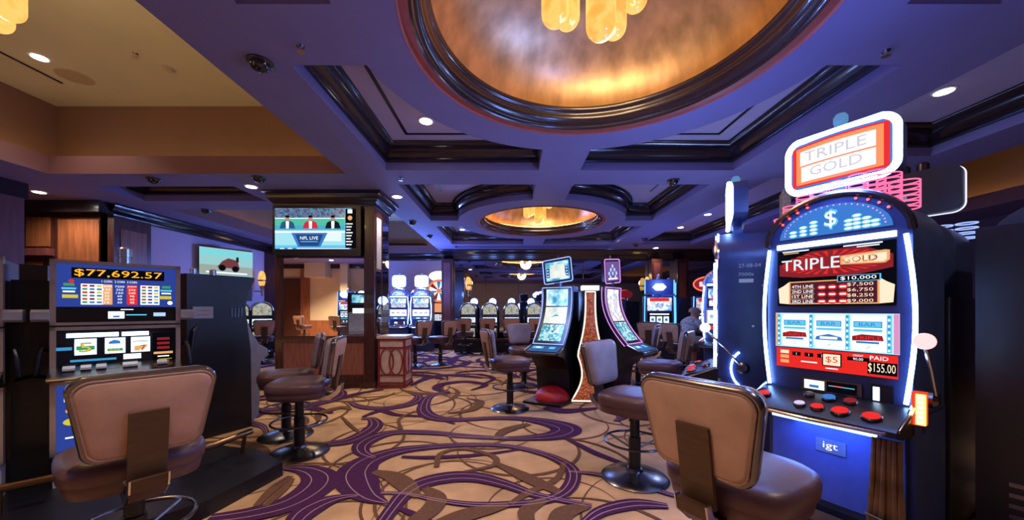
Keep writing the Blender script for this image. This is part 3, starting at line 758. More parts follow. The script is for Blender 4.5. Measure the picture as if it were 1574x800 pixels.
    if art_kind == 'full':
        a.rect(0, .955, .48, .105, -.003, scr_r)
        for j, mm in enumerate((scr_cream, scr_gold, scr_gold)): a.rect(-.20, .985 - .026 * j, .040, .018, -.0045, mm)
        for j in range(3): a.rect(-.145 + .055 * j, .978, .038, .020, -.0045, scr_k); a.text('1', -.145 + .055 * j, .978, .012, -.0055, txt_w)
        a.rect(-.09, .940, .07, .006, -.0045, txt_w)
        a.rect(.005, .962, .078, .066, -.0045, scr_k); a.rect(.005, .962, .068, .056, -.0055, scr_cream); a.text('$5', .005, .962, .034, -.0065, scr_r, .048); a.rect(.005, .918, .05, .005, -.0045, txt_w)
        a.rect(.105, .978, .08, .018, -.0045, scr_k); a.text('CREDIT', .105, .995, .008, -.0045, txt_w); a.text('90.00', .105, .978, .012, -.0055, txt_w)
        a.rect(.188, .943, .100, .058, -.0045, scr_k); a.text('PAID', .178, .990, .018, -.0045, txt_w, .062); a.text('$155.00', .187, .943, .046, -.0060, scr_cream, .092)
    else:
        a.rect(0, .955, .46, .06, -.003, scr_r if art_kind != 'city' else scr_bl); a.rect(-.08, .955, .10, .03, -.0045, txt_w); a.rect(.12, .955, .09, .035, -.0045, scr_cream)
    a.build('credit_display', t, smooth=False)
    # player panel
    MB().box(-.12, .12, -.010, 0, .79, .86, gunmetal_m).build('player_panel', t)
    a = MB(); a.rect(-.065, .826, .085, .046, -.0115, scr_w); a.rect(-.065, .818, .04, .014, -.0125, scr_bl); a.rect(.045, .826, .115, .052, -.0115, scr_k); a.rect(.045, .832, .10, .004, -.0122, scr_c); a.rect(.03, .834, .04, .004, -.0125, scr_r)
    a.build('player_screen', t, smooth=False)
    a = MB(); a.box(.15, .225, -.008, 0, .78, .87, black_m); a.rect(.170, .826, .022, .062, -.0095, sign_w); a.build('bill_acceptor', t)
    # button deck
    a = MB(); dk = [(.0, .70), (.0, .79), (-.05, .785), (-.205, .735), (-.235, .715), (-.235, .695), (-.16, .672), (0, .665)]
    a.prism_x(dk, -hw - .005, hw + .005, black_m); a.build('button_deck', t)
    a = MB(); a.tube([(-.29, -.01, .80), (-.292, -.12, .75), (-.285, -.20, .715), (-.25, -.235, .702), (0, -.245, .698), (.25, -.235, .702), (.285, -.20, .715), (.292, -.12, .75), (.29, -.01, .80)], .009, chrome_m, 8); a.build('deck_rail', t)
    Md = Matrix.Translation((0, -.125, .7625)) @ Matrix.Rotation(math.radians(18), 4, 'X')
    for bx, by, r_, mm in ((-.235, -.02, .030, scr_r), (-.06, -.06, .026, white_m), (.01, -.058, .028, scr_r), (.095, -.056, .036, scr_r), (.20, -.054, .036, scr_r), (-.06, .05, .022, gunmetal_m), (.02, .05, .030, scr_bl), (.10, .05, .028, scr_dr)):
        b = MB(); b.M = Md
        b.lathe([(r_, 0), (r_, .008), (r_ * .9, .012)], gunmetal_m, 20, (bx, by, 0)); b.lathe([(r_ * .85, .010), (r_ * .82, .015), (r_ * .4, .017)], mm, 20, (bx, by, 0))
        b.build('button', t)
    # belly door with maker's plate
    MB().box(-.26, .26, .0, .03, .24, .66, mat('belly_door_blue', (0.045, 0.08, 0.30), .3)).build('belly_door', t)
    if art_kind == 'full':
        a = MB(); a.box(-.06, .06, -.006, .0, .49, .555, mat('plate_slate', (0.10, 0.13, 0.24), .4)); a.text('igt', 0, .523, .042, -.0075, txt_w, .060); a.build('maker_plate', t)
        MB().box(-.30, .30, -.05, .03, .14, .20, gunmetal_m).build('kick_shelf', t)
        us = MB().box(-.20, .20, -.14, -.11, .655, .668, neon_b).build('under_deck_lamp', t)
        lamp('AREA', us, (0, -.125, .645), 4, (.12, .26, 1.0), .3, (math.radians(-12), 0, 0), name='under_deck_bulb')
    # side neon
    for s_ in (-1, 1):
        pts = [(s_ * (.268 + .028 * math.sin(PI * k / 14)), -.018, .80 + .75 * k / 14) for k in range(15)]
        MB().tube(pts, .0085, neon, 8).build('neon_tube', t)
    # topper
    if topper == 'sign':
        a = MB(); a.box(-.03, .03, .10, .16, 1.75, 1.90, navy_m); a.build('topper_post', t)
        def top(w, h, yoff, rad, n=6):
            o = []
            for x, z in rrect(w, h, rad, n): o.append((x, yoff + .55 * x * x, 2.0 + z + .05 * (1 - (x / .25) ** 2) * (1 if z > 0 else -1) * .8))
            return o
        a = MB(); a.loft([top(tw, .25, .16, .05), top(tw, .25, .06, .05)], navy_m); ts = a.build('topper', t)
        a = MB(); a.tube([(p[0] * .97, p[1], 2.0 + (p[2] - 2.0) * .96) for p in top(tw, .25, .055, .05)], .016, neon, 8, True); a.build('neon_frame', ts)
        a = MB()
        def tq(x0, x1, z0, z1, yo, m, n=8):
            vs = []; fs = []
            for i in range(n + 1):
                x = x0 + (x1 - x0) * i / n
                bow = .03 * (1 - (x / .25) ** 2)
                vs += [(x, yo + .55 * x * x, 2.0 + z0 * (1 + bow * 3)), (x, yo + .55 * x * x, 2.0 + z1 * (1 + bow * 3))]
            for i in range(n): fs.append((2 * i, 2 * i + 2, 2 * i + 3, 2 * i + 1))
            a.add(vs, fs, m)
        if art_kind == 'full':
            tq(-.215, .215, -.115, .115, .057, scr_bl); tq(-.195, .195, -.105, .105, .055, scr_r); tq(-.175, .175, -.095, .095, .053, emis('sign_orange', (1.0, 0.22, 0.07), 1.4))
            tq(-.150, .150, -.082, -.006, .050, emis('sign_block', (1.0, 0.97, 0.94), 1.05)); tq(-.155, .150, .002, .075, .050, emis('sign_block', (1.0, 0.97, 0.94), 1.05))
            a.text('TRIPLE', -.005, 2.042, .050, .0475, emis('sign_letter', (0.62, 0.56, 0.50), 1.0), .25); a.text('GOLD', 0, 1.958, .050, .0475, emis('sign_letter', (0.62, 0.56, 0.50), 1.0), .21)
        else:
            tq(-tw * .48, tw * .48, -.115, .115, .056, sign_w); tq(-tw * .33, tw * .33, -.075, .075, .052, emis('sign_pale', (0.6, 0.85, 1.0), 1.5))
        a.build('sign_face', ts, smooth=False)
        MB().lathe([(.03, 2.11), (.03, 2.16), (.026, 2.165), (.026, 2.185), (.03, 2.19), (.03, 2.22), (.02, 2.235)], emis('candle_blue', (0.12, 0.30, 0.55), .8), 16, (0, .12, 0)).build('candle_lamp', t)
        glow_fill(t, (0, -.22, 2.0), P_FILL * glow, (0.13, 0.26, 1.0))
    elif topper == 'orange':
        glow_fill(t, (0, -.3, 1.5), P_FILL * .6, (0.35, 0.5, 1.0))  # added blue-white fill, not the orange sign's light; brightens the seated person
        MB().box(-.03, .03, .1, .16, 1.75, 1.95, navy_m).build('topper_post', t)
        a = MB(); a.M = Matrix.Translation((0, .1, 2.05)) @ Matrix.Rotation(PI / 2, 4, 'X')
        a.lathe([(.17, 0), (.17, .08), (.15, .09)], navy_m, 28); ts = a.build('topper', t)
        a = MB(); a.disc(0, 2.05, .15, .006, emis('orange_face', (0.85, 0.22, 0.08), 1.0)); a.disc(0, 2.05, .10, .004, scr_gold); a.disc(0, 2.05, .05, .002, scr_cream); a.build('sign_face', ts, smooth=False)
        MB().box(.17, .185, .0, .05, 1.93, 2.22, neon).build('neon_tube', t)
    if chips:
        for cx, z0, n_, r_ in ((-.245, 1.66, 3, .042), (-.20, 1.72, 3, .042), (-.14, 1.76, 3, .038), (-.08, 1.785, 3, .036), (0, 1.80, 3, .034), (.08, 1.785, 4, .036), (.14, 1.76, 5, .038), (.19, 1.73, 5, .042), (.24, 1.68, 5, .050)):
            a = MB()
            for j in range(n_ + 1):
                zz = z0 + .024 * j
                a.tube([(cx + r_ * math.cos(2 * PI * i / 18), .08 + r_ * math.sin(2 * PI * i / 18), zz) for i in range(18)], .0035, neon_p if abs(cx) > .1 else neon_v, 5, True)
            for an in (0, PI): a.tube([(cx + r_ * math.cos(an), .08, z0), (cx + r_ * math.cos(an), .08, z0 + .024 * n_)], .0035, neon_p if abs(cx) > .1 else neon_v, 5)
            a.build('neon_chip_stack', t)
    if lever:
        a = MB(); a.M = Matrix.Translation((.29, .15, .81)) @ Matrix.Rotation(PI / 2, 4, 'Y'); a.lathe([(.04, 0), (.04, .03), (.025, .045)], gunmetal_m, 16); a.build('lever_hub', t)
        a = MB(); a.tube([(.325, .15, .81), (.33, .04, .95), (.335, -.07, 1.06)], .007, chrome_m, 8); lv = a.build('lever', t)
        n = 10; a = MB(); a.lathe([(.034 * math.sin(PI * k / n) + .0005, -.034 * math.cos(PI * k / n)) for k in range(n + 1)], emis('knob_white', (1.0, 0.42, 0.42), 1.9) if art_kind == 'full' else emis('knob_cool', (0.85, 0.88, 1.0), 1.3), 16, (.335, -.08, 1.085)); a.build('knob', lv)
    return t

# --- right bank
T1 = arch_slot('slot_machine', 'arched slot machine reading TRIPLE GOLD with a glowing sign on top', (1.62, 1.84, 0), face_n(-.87, -.5), 'full', 'sign', True, glow=.6)
a = MB(); a.box(.286, .325, -.03, .02, .72, .86, emis('red_plastic', (0.9, 0.05, 0.02), 1.2)); a.box(.30, .33, -.038, -.03, .725, .855, or_led)
tag(a.build('side_light', T1), 'glowing red and orange light strip')
for k in range(6): MB().box(.306, .324, -.043, -.036, .732 + .021 * k, .744 + .021 * k, emis('led_dot', (1, .8, .35), 6)).build('led', T1)
T2 = arch_slot('slot_machine', 'arched slot machine turned away, its dark side panel numbered 27-08-04', (1.63, 2.86, 0), face_n(-.87, .49), 'city', 'sign', False, glow=.5)
a = MB(); a.M = Matrix.Translation((.2865, .0, 0)) @ Matrix.Rotation(PI / 2, 4, 'Z')
a.text('27-08-04', .19, 1.52, .026, -.001, txt_dim, .13); tag(a.build('asset_number', T2, smooth=False), 'printed number 27-08-04')
a = MB(); a.M = Matrix.Translation((.2865, .0, 0)) @ Matrix.Rotation(PI / 2, 4, 'Z'); a.text('7000a', .17, 1.46, .022, -.001, txt_dim, .09); tag(a.build('asset_code', T2, smooth=False), 'printed code 7000a')
for kk, (cx, cz, w_, h_) in enumerate(((.17, 1.415, .085, .026), (.27, 1.38, .016, .016), (.21, 1.10, .013, .013))):
    a = MB(); a.M = Matrix.Translation((.2865, .0, 0)) @ Matrix.Rotation(PI / 2, 4, 'Z'); a.rect(cx, cz, w_, h_, -.001, txt_dim); a.build('asset_sticker', T2, smooth=False)
a = MB(); a.tube([(.297, .17 + .09 * math.cos(an), .80 + .13 * math.sin(an)) for an in [PI * .65 + PI * .7 * i / 10 for i in range(11)]], .007, neon_w, 6); a.build('neon_arc', T2)
MB().box(.10, .28, .38, .42, 1.60, 2.02, mat('speaker_grille', (0.30, 0.29, 0.27), .6, var=.5, scale=90)).build('grille_panel', T2)
T3 = arch_slot('slot_machine', 'slot machine with a round orange sign on top, behind the numbered cabinet', (2.95, 5.0, 0), face_n(-.8, -.6), 'mosaic', 'orange', False, lever=False)

# machine standing back to back with the arched one
def back_slot(name, label, loc, rz, topper=True, h=1.28):
    t = thing(name, label, 'slot machine', loc, rz)
    a = MB(); a.prism_x([(-.02, 0), (-.02, .70), (-.2, .72), (-.2, .76), (0, .80), (0, h), (.62, h), (.62, 0)], -.3, .3, black_m); a.build('cabinet', t)
    a = MB(); a.prism_y(arch_outline(.285, h - .01, 1.57, .2), .02, .42, navy_m); a.build('upper_cabinet', t)
    a = MB(); a.poly(arch_outline(.24, h + .03, 1.55, .16), .015, scr_bl); a.rect(0, 1.42, .42, .2, .012, art_city); a.build('top_glass', t, smooth=False)
    for k in range(5): MB().box(-.2, .2, .619, .626, .18 + .05 * k, .20 + .05 * k, gunmetal_m).build('vent_slat', t)
    if topper:
        MB().box(-.03, .03, .2, .26, 1.7, 1.9, navy_m).build('topper_post', t)
        a = MB(); a.prism_y(rrect(.56, .27, .05, 5, 0, 1.93), .16, .24, navy_m); tp = a.build('topper', t)
        a = MB(); a.tube([(x, .165, z) for x, z in rrect(.56, .27, .05, 5, 0, 1.93)], .006, emis('neon_edge', (0.75, 0.8, 1.0), 1.4), 6, True); a.build('neon_edge', tp)
        a = MB(); a.rect(0, 1.93, .48, .20, .155, scr_w); a.build('sign_face', tp, smooth=False)
        a = MB(); a.box(-.06, .06, .24, .245, 1.90, 1.93, txt_dim); a.build('back_label', tp)
        for dx in (-.12, -.04, .05):
            b = MB(); b.lathe([(.028, 0), (.028, .05), (.02, .06)], gunmetal_m, 14, (dx, .2, 2.06)); b.build('candle_lamp', t)
    return t
T4 = back_slot('slot_machine', 'dark slot machine showing its back, with a rounded blank sign board on top', (2.66, 2.45, 0), face_n(.87, .5))
for cx in (-.25, -.15):
    a = MB()
    for j in range(4): a.tube([(cx + .045 * math.cos(2 * PI * i / 16), -.06 + .045 * math.sin(2 * PI * i / 16), 1.66 + .03 * j) for i in range(16)], .004, neon_lb, 5, True)
    a.build('neon_chip_stack', T4)
tag(back_slot('slot_machine', 'tall black slot machine cabinet beside the blank sign board', (3.0, 1.86, 0), face_n(.87, .5), False, 1.62), None, None)
# brown pleated bundle under the deck
bag = MB()
for i in range(6):
    x = -.040 + .016 * i
    bag.tube([(x, -.02, .66), (x * 1.05, -.035 + .008 * (i % 2), .48), (x * 1.25, -.03 - .006 * (i % 3), .30), (x * 1.5, -.04 + .01 * (i % 2), .02)], [.009, .010, .013, .015], mat('brown_leather', (0.13, 0.055, 0.022), .35, var=.8, scale=9), 8)
bag.tube([(-.06, -.05, .33), (0, -.062, .325), (.06, -.05, .33)], .006, gunmetal_m, 6)
bw = Vector((1.62, 1.84, 0)) + Vector((.5, -.87, 0)) * .24 + Vector((-.87, -.5, 0)) * .13
bo = bag.build('fringed_bag', None, None); bo.location = bw; bo.rotation_euler = (0, 0, face_n(-.87, -.5)); tag(bo, 'brown pleated leather bag hanging under the button deck of the arched slot machine', 'bag')

# --- left bank: classic cabinet
def classic_slot(name, label, loc, rz):
    t = thing(name, label, 'slot machine', loc, rz)
    hw = .285
    a = MB(); a.box(-hw, hw, 0, .5, .10, 1.52, black_m); a.build('cabinet', t)
    silver_m = mat('brushed_silver', (0.55, 0.50, 0.50), 0.32, 0.75)
    for z0, z1 in ((1.115, 1.53), (.78, 1.105), (.30, .76)):
        f_ = MB()
        for x0, x1 in ((-.30, -.275), (.275, .30)): f_.box(x0, x1, -.03, .02, z0, z1, silver_m)
        f_.box(-.30, .30, -.03, .02, z1 - .022, z1, silver_m); f_.box(-.30, .30, -.03, .02, z0, z0 + .018, silver_m)
        f_.build('chrome_frame', t)
    # top glass
    a = MB(); a.rect(0, 1.37, .55, .275, -.004, scr_b)
    a.rect(.0, 1.452, .43, .066, -.006, scr_k); a.build('top_glass', t, smooth=False)
    a = MB(); a.text('$77,692.57', 0, 1.452, .050, -.009, scr_o, .405)
    tag(a.build('jackpot_meter', t, smooth=False), 'amber jackpot meter reading $77,692.57')
    a = MB()
    for x0 in (-.17, .10):
        a.rect(x0 + .042, 1.315, .096, .135, -.0055, txt_w)
        for i in range(3):
            for j in range(6):
                a.rect(x0 + .011 + .031 * i, 1.37 - .0215 * j, .022, .013, -.0065, (scr_r, scr_bl, scr_dr, scr_g, scr_y, scr_bl)[(i * 2 + j * 3) % 6])
    for i, (mm, col_) in enumerate(((scr_gold, ('1600', '125', '60', '30', '20', '15')), (scr_b, ('7200', '250', '160', '60', '40', '30')), (scr_r, ('JACKPOT', '375', '240', '90', '60', '45')))):
        X = -.063 + .052 * i * 1.12
        a.rect(X, 1.315, .050, .135, -.0055, mm)
        for j, s_ in enumerate(col_): a.text(s_, X, 1.37 - .0215 * j, .013, -.007, txt_w, min(.044, .011 * len(s_)))
        a.text(('1 COIN', '2 COIN', '3 COIN')[i], X, 1.402, .014, -.007, txt_w, .046)
    for sx in (-1, 1):
        a.rect(sx * .225, 1.375, .045, .018, -.006, scr_g); a.rect(sx * .225, 1.35, .06, .012, -.006, scr_c); a.rect(sx * .225, 1.33, .05, .010, -.006, txt_w); a.rect(sx * .22, 1.30, .065, .022, -.006, scr_y)
    a.disc(.245, 1.262, .014, -.006, scr_w, 12); a.disc(-.215, 1.398, .012, -.006, scr_r, 10)
    a.build('pay_table', t, smooth=False)
    # player tracking strip
    MB().box(-.27, .27, -.012, 0, 1.135, 1.222, black_m).build('player_panel', t)
    a = MB(); a.rect(-.02, 1.178, .075, .048, -.0135, scr_w); a.rect(-.02, 1.168, .03, .012, -.0145, scr_bl); a.rect(.075, 1.178, .10, .008, -.0135, scr_c); a.rect(.19, 1.180, .062, .026, -.0135, emis('screen_sky', (.45, .65, .95), 1.1)); a.rect(.03, 1.215, .06, .006, -.0135, txt_w); a.build('player_screen', t, smooth=False)
    # reels
    MB().box(-.27, .27, -.003, 0, .80, 1.08, glass_dark_m).build('reel_glass', t)
    for x0, x1 in ((-.235, -.01), (.005, .135)): MB().box(x0, x1, -.012, -.002, 1.035, 1.062, sign_w).build('light_bar', t)
    for i, X in enumerate((-.155, -.025, .095)):
        a = MB(); n = 6
        pr = [(-.004 - .012 * math.sin(PI * k / n), .92 + .105 * k / n) for k in range(n + 1)]
        vs = [(X - .047, p[0], p[1]) for p in pr] + [(X + .047, p[0], p[1]) for p in pr]
        a.add(vs, [(k, k + n + 1, k + n + 2, k + 1) for k in range(n)], scr_w)
        y = -.018
        if i == 0: a.rect(X, .966, .078, .026, y, scr_g); a.text('5', X, .970, .060, y - .001, scr_k, .056); a.text('5', X, .970, .054, y - .002, scr_y, .050)
        elif i == 1: a.poly([(X - .03, .985), (X + .025, .985), (X + .02, 1.005), (X - .005, 1.012), (X - .028, 1.0)], y, scr_bl); a.rect(X, .945, .07, .018, y, scr_g); a.text('BAR', X, .945, .014, y - .001, scr_y, .05)
        else: a.poly([(X - .03, .93), (X - .01, .93), (X + .025, .97), (X + .035, .97), (X + .03, .955), (X + .01, .93), (X + .025, .965), (X - .03, .962)], y, scr_gold); a.rect(X, .995, .075, .004, y, scr_k); a.text('7', X + .012, .95, .035, y - .001, scr_dr)
        a.build('reel', t, smooth=False)
    a = MB(); a.rect(-.25, .965, .075, .020, -.006, emis('tag_blue', (.05, .30, .60), 1.0)); a.rect(-.12, .885, .20, .014, -.006, emis('tag_blue', (.05, .30, .60), 1.0)); a.rect(.055, .893, .085, .035, -.006, scr_w)
    a.rect(.21, .955, .11, .19, -.006, scr_k)
    for j in range(3): a.rect(.21, 1.005 - .032 * j, .065, .018, -.008, scr_dr)
    a.rect(.21, .905, .10, .016, -.008, scr_gold); a.rect(.22, .855, .07, .012, -.008, scr_y); a.rect(.21, .88, .06, .008, -.008, txt_w)
    a.build('credit_display', t, smooth=False)
    # deck and buttons
    a = MB(); a.prism_x([(0, .86), (-.03, .855), (-.16, .805), (-.17, .79), (-.16, .775), (0, .77)], -.3, .3, gunmetal_m); a.build('button_deck', t)
    for X, w in ((-.22, .05), (-.15, .045), (-.085, .045), (.045, .07), (.20, .05)):
        a = MB(); a.M = Matrix.Translation((X, -.08, .842)) @ Matrix.Rotation(math.radians(21), 4, 'X'); a.prism_z([(-w / 2, -.02), (w / 2, -.02), (w / 2, .02), (-w / 2, .02)], 0, .014, white_m); a.build('button', t)
    MB().tube([(-.30, -.165, .79), (.30, -.165, .79)], .013, bronze_m, 8).build('deck_rail', t)
    # belly glass
    a = MB(); a.rect(0, .53, .55, .42, -.006, scr_b); a.rect(-.19, .66, .11, .06, -.008, txt_w); a.rect(.05, .62, .25, .14, -.008, art_mosaic)
    a.disc(-.2, .50, .05, -.008, scr_y, 14, .025); a.disc(-.2, .57, .04, -.008, scr_gold, 14, .02); a.disc(-.2, .50, .02, -.0095, scr_bl, 12, .010); a.rect(-.22, .40, .04, .01, -.008, txt_w); a.rect(.06, .48, .3, .04, -.008, scr_y)
    a.build('belly_glass', t, smooth=False)
    MB().box(-.29, .29, -.01, .1, .10, .29, lgrey_m).build('base_panel', t)
    for s_ in (-1, 1):
        a = MB(); a.prism_x([(-.03, 1.14), (-.06, 1.155), (-.06, 1.20), (-.03, 1.215), (.12, 1.215), (.12, 1.14)], s_ * .30, s_ * .37, grey_m); a.build('side_bracket', t)
        a = MB(); a.M = Matrix.Translation((s_ * .305, 0, .95)); a.tube([(0, .1, .0), (s_ * .03, .02, .02), (s_ * .04, .0, -.02), (s_ * .05, .0, -.14)], .012, black_m, 8); a.build('coin_lever', t)
    a = MB()
    a.lathe([(.04, 0), (.04, .05), (.036, .053), (.036, .062), (.04, .065), (.04, .12), (.03, .13)], mat('candle_glass', (.5, .55, .65), .2, .6), 18, (.02, .12, 1.52)); a.build('candle_lamp', t)
    return t
PZ = 0.07
M1 = classic_slot('slot_machine', 'chrome-framed slot machine with an amber meter reading $77,692.57', (-2.65, 2.48, PZ - .07), face_n(.72, -.69))
M0 = classic_slot('slot_machine', 'chrome-framed slot machine past the black spacer cabinet', (-2.65 - .77 * .69, 2.48 - .77 * .72, PZ - .07), face_n(.72, -.69))
# spacer
sp = thing('spacer_cabinet', 'narrow black spacer cabinet between the two chrome-framed slot machines', 'cabinet', (-2.65 - .385 * .69, 2.48 - .385 * .72, 0), face_n(.72, -.69))
MB().box(-.08, .08, .13, .48, .10, 1.40, black_m).build('body', sp)
MB().box(-.05, .06, .15, .35, 1.40, 1.50, glass_dark_m).build('top_box', sp)
MB().tube([(-.06, .14, .78), (0, .09, .80), (.06, .14, .78)], .015, chrome_m, 8).build('latch', sp)
# side-on machine
M2 = thing('slot_machine', 'black slot machine seen side-on, facing the pair of stools', 'slot machine', (-2.98, 3.84, 0), face_n(.42, .91))
MB().prism_x([(.48, .0), (.48, 1.54), (-.10, 1.54), (-.09, 1.50), (-.03, 1.38), (-.01, 1.22), (-.02, 1.12), (-.06, .80), (-.07, 0)], -.3, .3, black_m).build('cabinet', M2)
MB().prism_x([(-.02, 1.15), (-.075, .98), (-.15, .85), (-.24, .79), (-.25, .72), (-.17, .66), (-.15, .10), (-.06, .02), (-.05, .8)], -.285, .285, mat('slate_shell', (0.22, 0.22, 0.30), .45)).build('front_shell', M2)
a = MB(); a.box(-.312, -.30, .28, .44, 1.13, 1.24, grey_m)
for j in range(2):
    a.box(-.314, -.311, .31, .41, 1.16 + .04 * j, 1.168 + .04 * j, bronze_m)
a.build('hinge_plate', M2)
for j in range(4): MB().box(-.306, -.30, .02 + .03 * j, .035 + .03 * j, 1.14, 1.23, gunmetal_m).build('vent_slat', M2)
a = MB(); a.rect(0, 1.42, .45, .16, -.105, art_sea); a.build('top_glass', M2, smooth=False)
MB().box(-.25, .25, -.10, -.02, 1.30, 1.52, navy_m).build('upper_bezel', M2)
a = MB(); a.rect(0, 1.18, .42, .10, -.04, scr_w); a.build('reel_glass', M2, smooth=False)
MB().tube([(-.31, .40, 1.06), (-.325, .44, 1.02), (-.32, .46, .80)], .012, black_m, 8).build('latch_handle', M2)
for dy in (.34, .18): MB().lathe([(.028, 1.54), (.028, 1.60), (.02, 1.61)], mat('candle_glass', (.5, .55, .65), .2, .6), 14, (-.1, dy, 0)).build('candle_lamp', M2)
# platform and foot rail
pf = MB().prism_z([(-1.66, 2.66), (-1.77, 2.12), (-1.98, 1.86), (-3.4, .55), (-4.6, 1.5), (-3.4, 3.1), (-3.0, 3.25), (-2.45, 3.0), (-2.0, 2.9)], 0, .10, stone_m)
tag(pf.build('machine_platform', smooth=False), 'low dark platform under the chrome-framed slot machines', 'platform')
rl = thing('foot_rail', 'bronze tube foot rail along the edge of the dark platform', 'rail', (-2.2, 2.3, 0))
n1 = [(-3.35, 1.31), (-2.72, 1.94), (-2.36, 2.30), (-2.17, 2.44), (-2.08, 2.56), (-2.03, 2.86)]
MB().tube([(x + 2.2, y - 2.3, .26) for x, y in n1], .022, bronze_m, 10).build('tube', rl)
for x, y in (n1[1], n1[3], (-2.035, 2.8)): MB().tube([(x + 2.2, y - 2.3, .26), (x + 2.2 - .05, y - 2.3 + .03, .08)], .014, bronze_m, 8).build('bracket', rl)

# --- curved pair
def curve_slot(name, label, loc, rz, arts, neonm, tops):
    t = thing(name, label, 'slot machine', loc, rz)
    hw = .235
    prof = []
    N = 12
    for k in range(N + 1):                       # concave screen: from the top back to the deck
        s_ = k / N
        z = 1.53 - .80 * s_
        y = .06 - .02 * s_ - .32 * s_ ** 2.0 - .04 * math.sin(PI * s_) * -1
        prof.append((y, z))
    body = prof + [(-.47, .665), (-.48, .64), (-.30, .60), (-.12, .42), (-.06, 0), (.38, 0), (.30, .7), (.26, 1.53)]
    MB().prism_x(body, -hw, hw, black_m).build('cabinet', t)
    def onsurf(s_, off=.006):
        k = min(N - 1, int(s_ * N)); f_ = s_ * N - k
        y = prof[k][0] + (prof[k + 1][0] - prof[k][0]) * f_; z = prof[k][1] + (prof[k + 1][1] - prof[k][1]) * f_
        d = Vector((prof[k + 1][0] - prof[k][0], prof[k + 1][1] - prof[k][1])).normalized()
        return (y + d.y * off, z - d.x * off) if d.y < 0 else (y, z)
    for i, (s0, s1, am) in enumerate(arts):
        a = MB(); n = 6; vs = []; fs = []
        for k in range(n + 1):
            y, z = onsurf(s0 + (s1 - s0) * k / n, .006)
            vs += [(-.16, y, z), (.16, y, z)]
        for k in range(n): fs.append((2 * k, 2 * k + 2, 2 * k + 3, 2 * k + 1))
        a.add(vs, fs, am)
        if i == 1 and 'ocean' in arts[0][2].name:
            y, z = onsurf((s0 + s1) / 2, .009); a.poly([(-.07, z - .03), (-.02, z - .005), (.06, z + .03), (.02, z + .005), (.07, z - .01), (.0, z - .015)], y - .012, emis('print_teal', (0.03, 0.45, 0.45), 1))
        a.build('screen', t, smooth=False)
    loop = [(-.215, *onsurf(.02 + .95 * k / 10, .010)) for k in range(11)] + [(.215, *onsurf(.97 - .95 * k / 10, .010)) for k in range(11)]
    MB().tube(loop, .007, neonm, 6, True).build('neon_frame', t)
    MB().tube([(-.245, *onsurf(.02 + .95 * k / 10, -.03)) for k in range(11)], .006, neon_v, 6).build('neon_edge', t)
    # deck
    a = MB(); a.add([(-.21, -.275, .737), (.21, -.275, .737), (.21, -.455, .682), (-.21, -.455, .682)], [(0, 3, 2, 1)], emis('deck_screen', (.04, .10, .28), 1.0))
    for x0, x1 in ((-.17, -.02), (.06, .14)): a.add([(x0, -.31, .731), (x1, -.31, .731), (x1, -.38, .711), (x0, -.38, .711)], [(0, 3, 2, 1)], scr_c)
    a.add([(-.12, -.33, .7275), (-.06, -.33, .7275), (-.06, -.36, .7185), (-.12, -.36, .7185)], [(0, 3, 2, 1)], scr_w)
    a.build('deck_screen', t, smooth=False)
    MB().tube([(-.235, -.26, .745), (-.25, -.44, .685), (-.20, -.485, .665), (.20, -.485, .665), (.25, -.44, .685), (.235, -.26, .745)], .008, chrome_m, 8).build('deck_rail', t)
    # topper monitor
    M_ = Matrix.Translation((0, .07, 1.745)) @ Matrix.Rotation(math.radians(-6), 4, 'Y')
    a = MB(); a.M = M_; a.prism_y(rrect(.42, .33, .03, 4), 0, .05, black_m); tp = a.build('topper_monitor', t)
    a = MB(); a.M = M_; a.tube([(x, -.004, z) for x, z in rrect(.42, .33, .03, 4)], .007, neonm, 6, True); a.build('neon_frame', tp)
    a = MB(); a.M = M_; tops(a); a.build('screen', tp, smooth=False)
    MB().box(-.04, .04, .06, .12, 1.50, 1.60, gunmetal_m).build('topper_post', t)
    a = MB()
    n = 8; vs = []; fs = []
    prof2 = [(.24 * math.cos(PI / 2 * k / n), .17 * math.sin(PI / 2 * k / n)) for k in range(n + 1)]
    a.lathe([(r_ + .001, z) for r_, z in prof2], redfoot_m, 20, (0, -.10, .02)); tag(a.build('foot_dome', t), 'red glitter dome over the foot well')
    MB().box(-.26, .26, -.46, .30, 0, .03, black_m).build('foot_plate', t)
    a = MB(); a.lathe([(.02, 1.91), (.02, 1.96), (.014, 1.97)], gunmetal_m, 10, (0, .1, 0)); a.build('candle_lamp', t)
    glow_fill(t, (0, -.30, 1.35), P_FILL * .25, (0.18, 0.34, 1.0))
    return t
def top_a(a):
    a.rect(0, 0, .36, .27, -.003, scr_bl); a.rect(0, .0, .34, .25, -.004, art_sea); a.rect(.0, -.005, .22, .19, -.005, art_pale); a.rect(-.14, -.02, .04, .13, -.006, scr_b); a.rect(.14, -.02, .04, .13, -.006, scr_b)
    for j in range(3): a.rect(-.14, -.06 + .04 * j, .02, .014, -.007, txt_w); a.rect(.14, -.06 + .04 * j, .02, .014, -.007, txt_w)
def top_b(a):
    a.rect(0, 0, .36, .27, -.003, emis('screen_plum', (.20, .10, .34), .9))
    for i, (x, z) in enumerate(((0, .07), (-.05, .02), (.05, .02), (-.1, -.03), (0, -.03), (.1, -.03), (-.07, -.08), (.07, -.08))): a.disc(x, z, .028, -.005, emis('gem', (.45, .65, .95), 1.1), 6)
    a.rect(0, -.105, .26, .02, -.005, txt_w)
CL = curve_slot('slot_machine', 'curved-screen slot machine showing a blue ocean game beside the glitter pillar', (.62, 4.98, 0), face_n(-.50, -.87), ((.05, .34, art_sea), (.36, .64, art_pale), (.66, .92, art_tiles)), neon_lb, top_a)
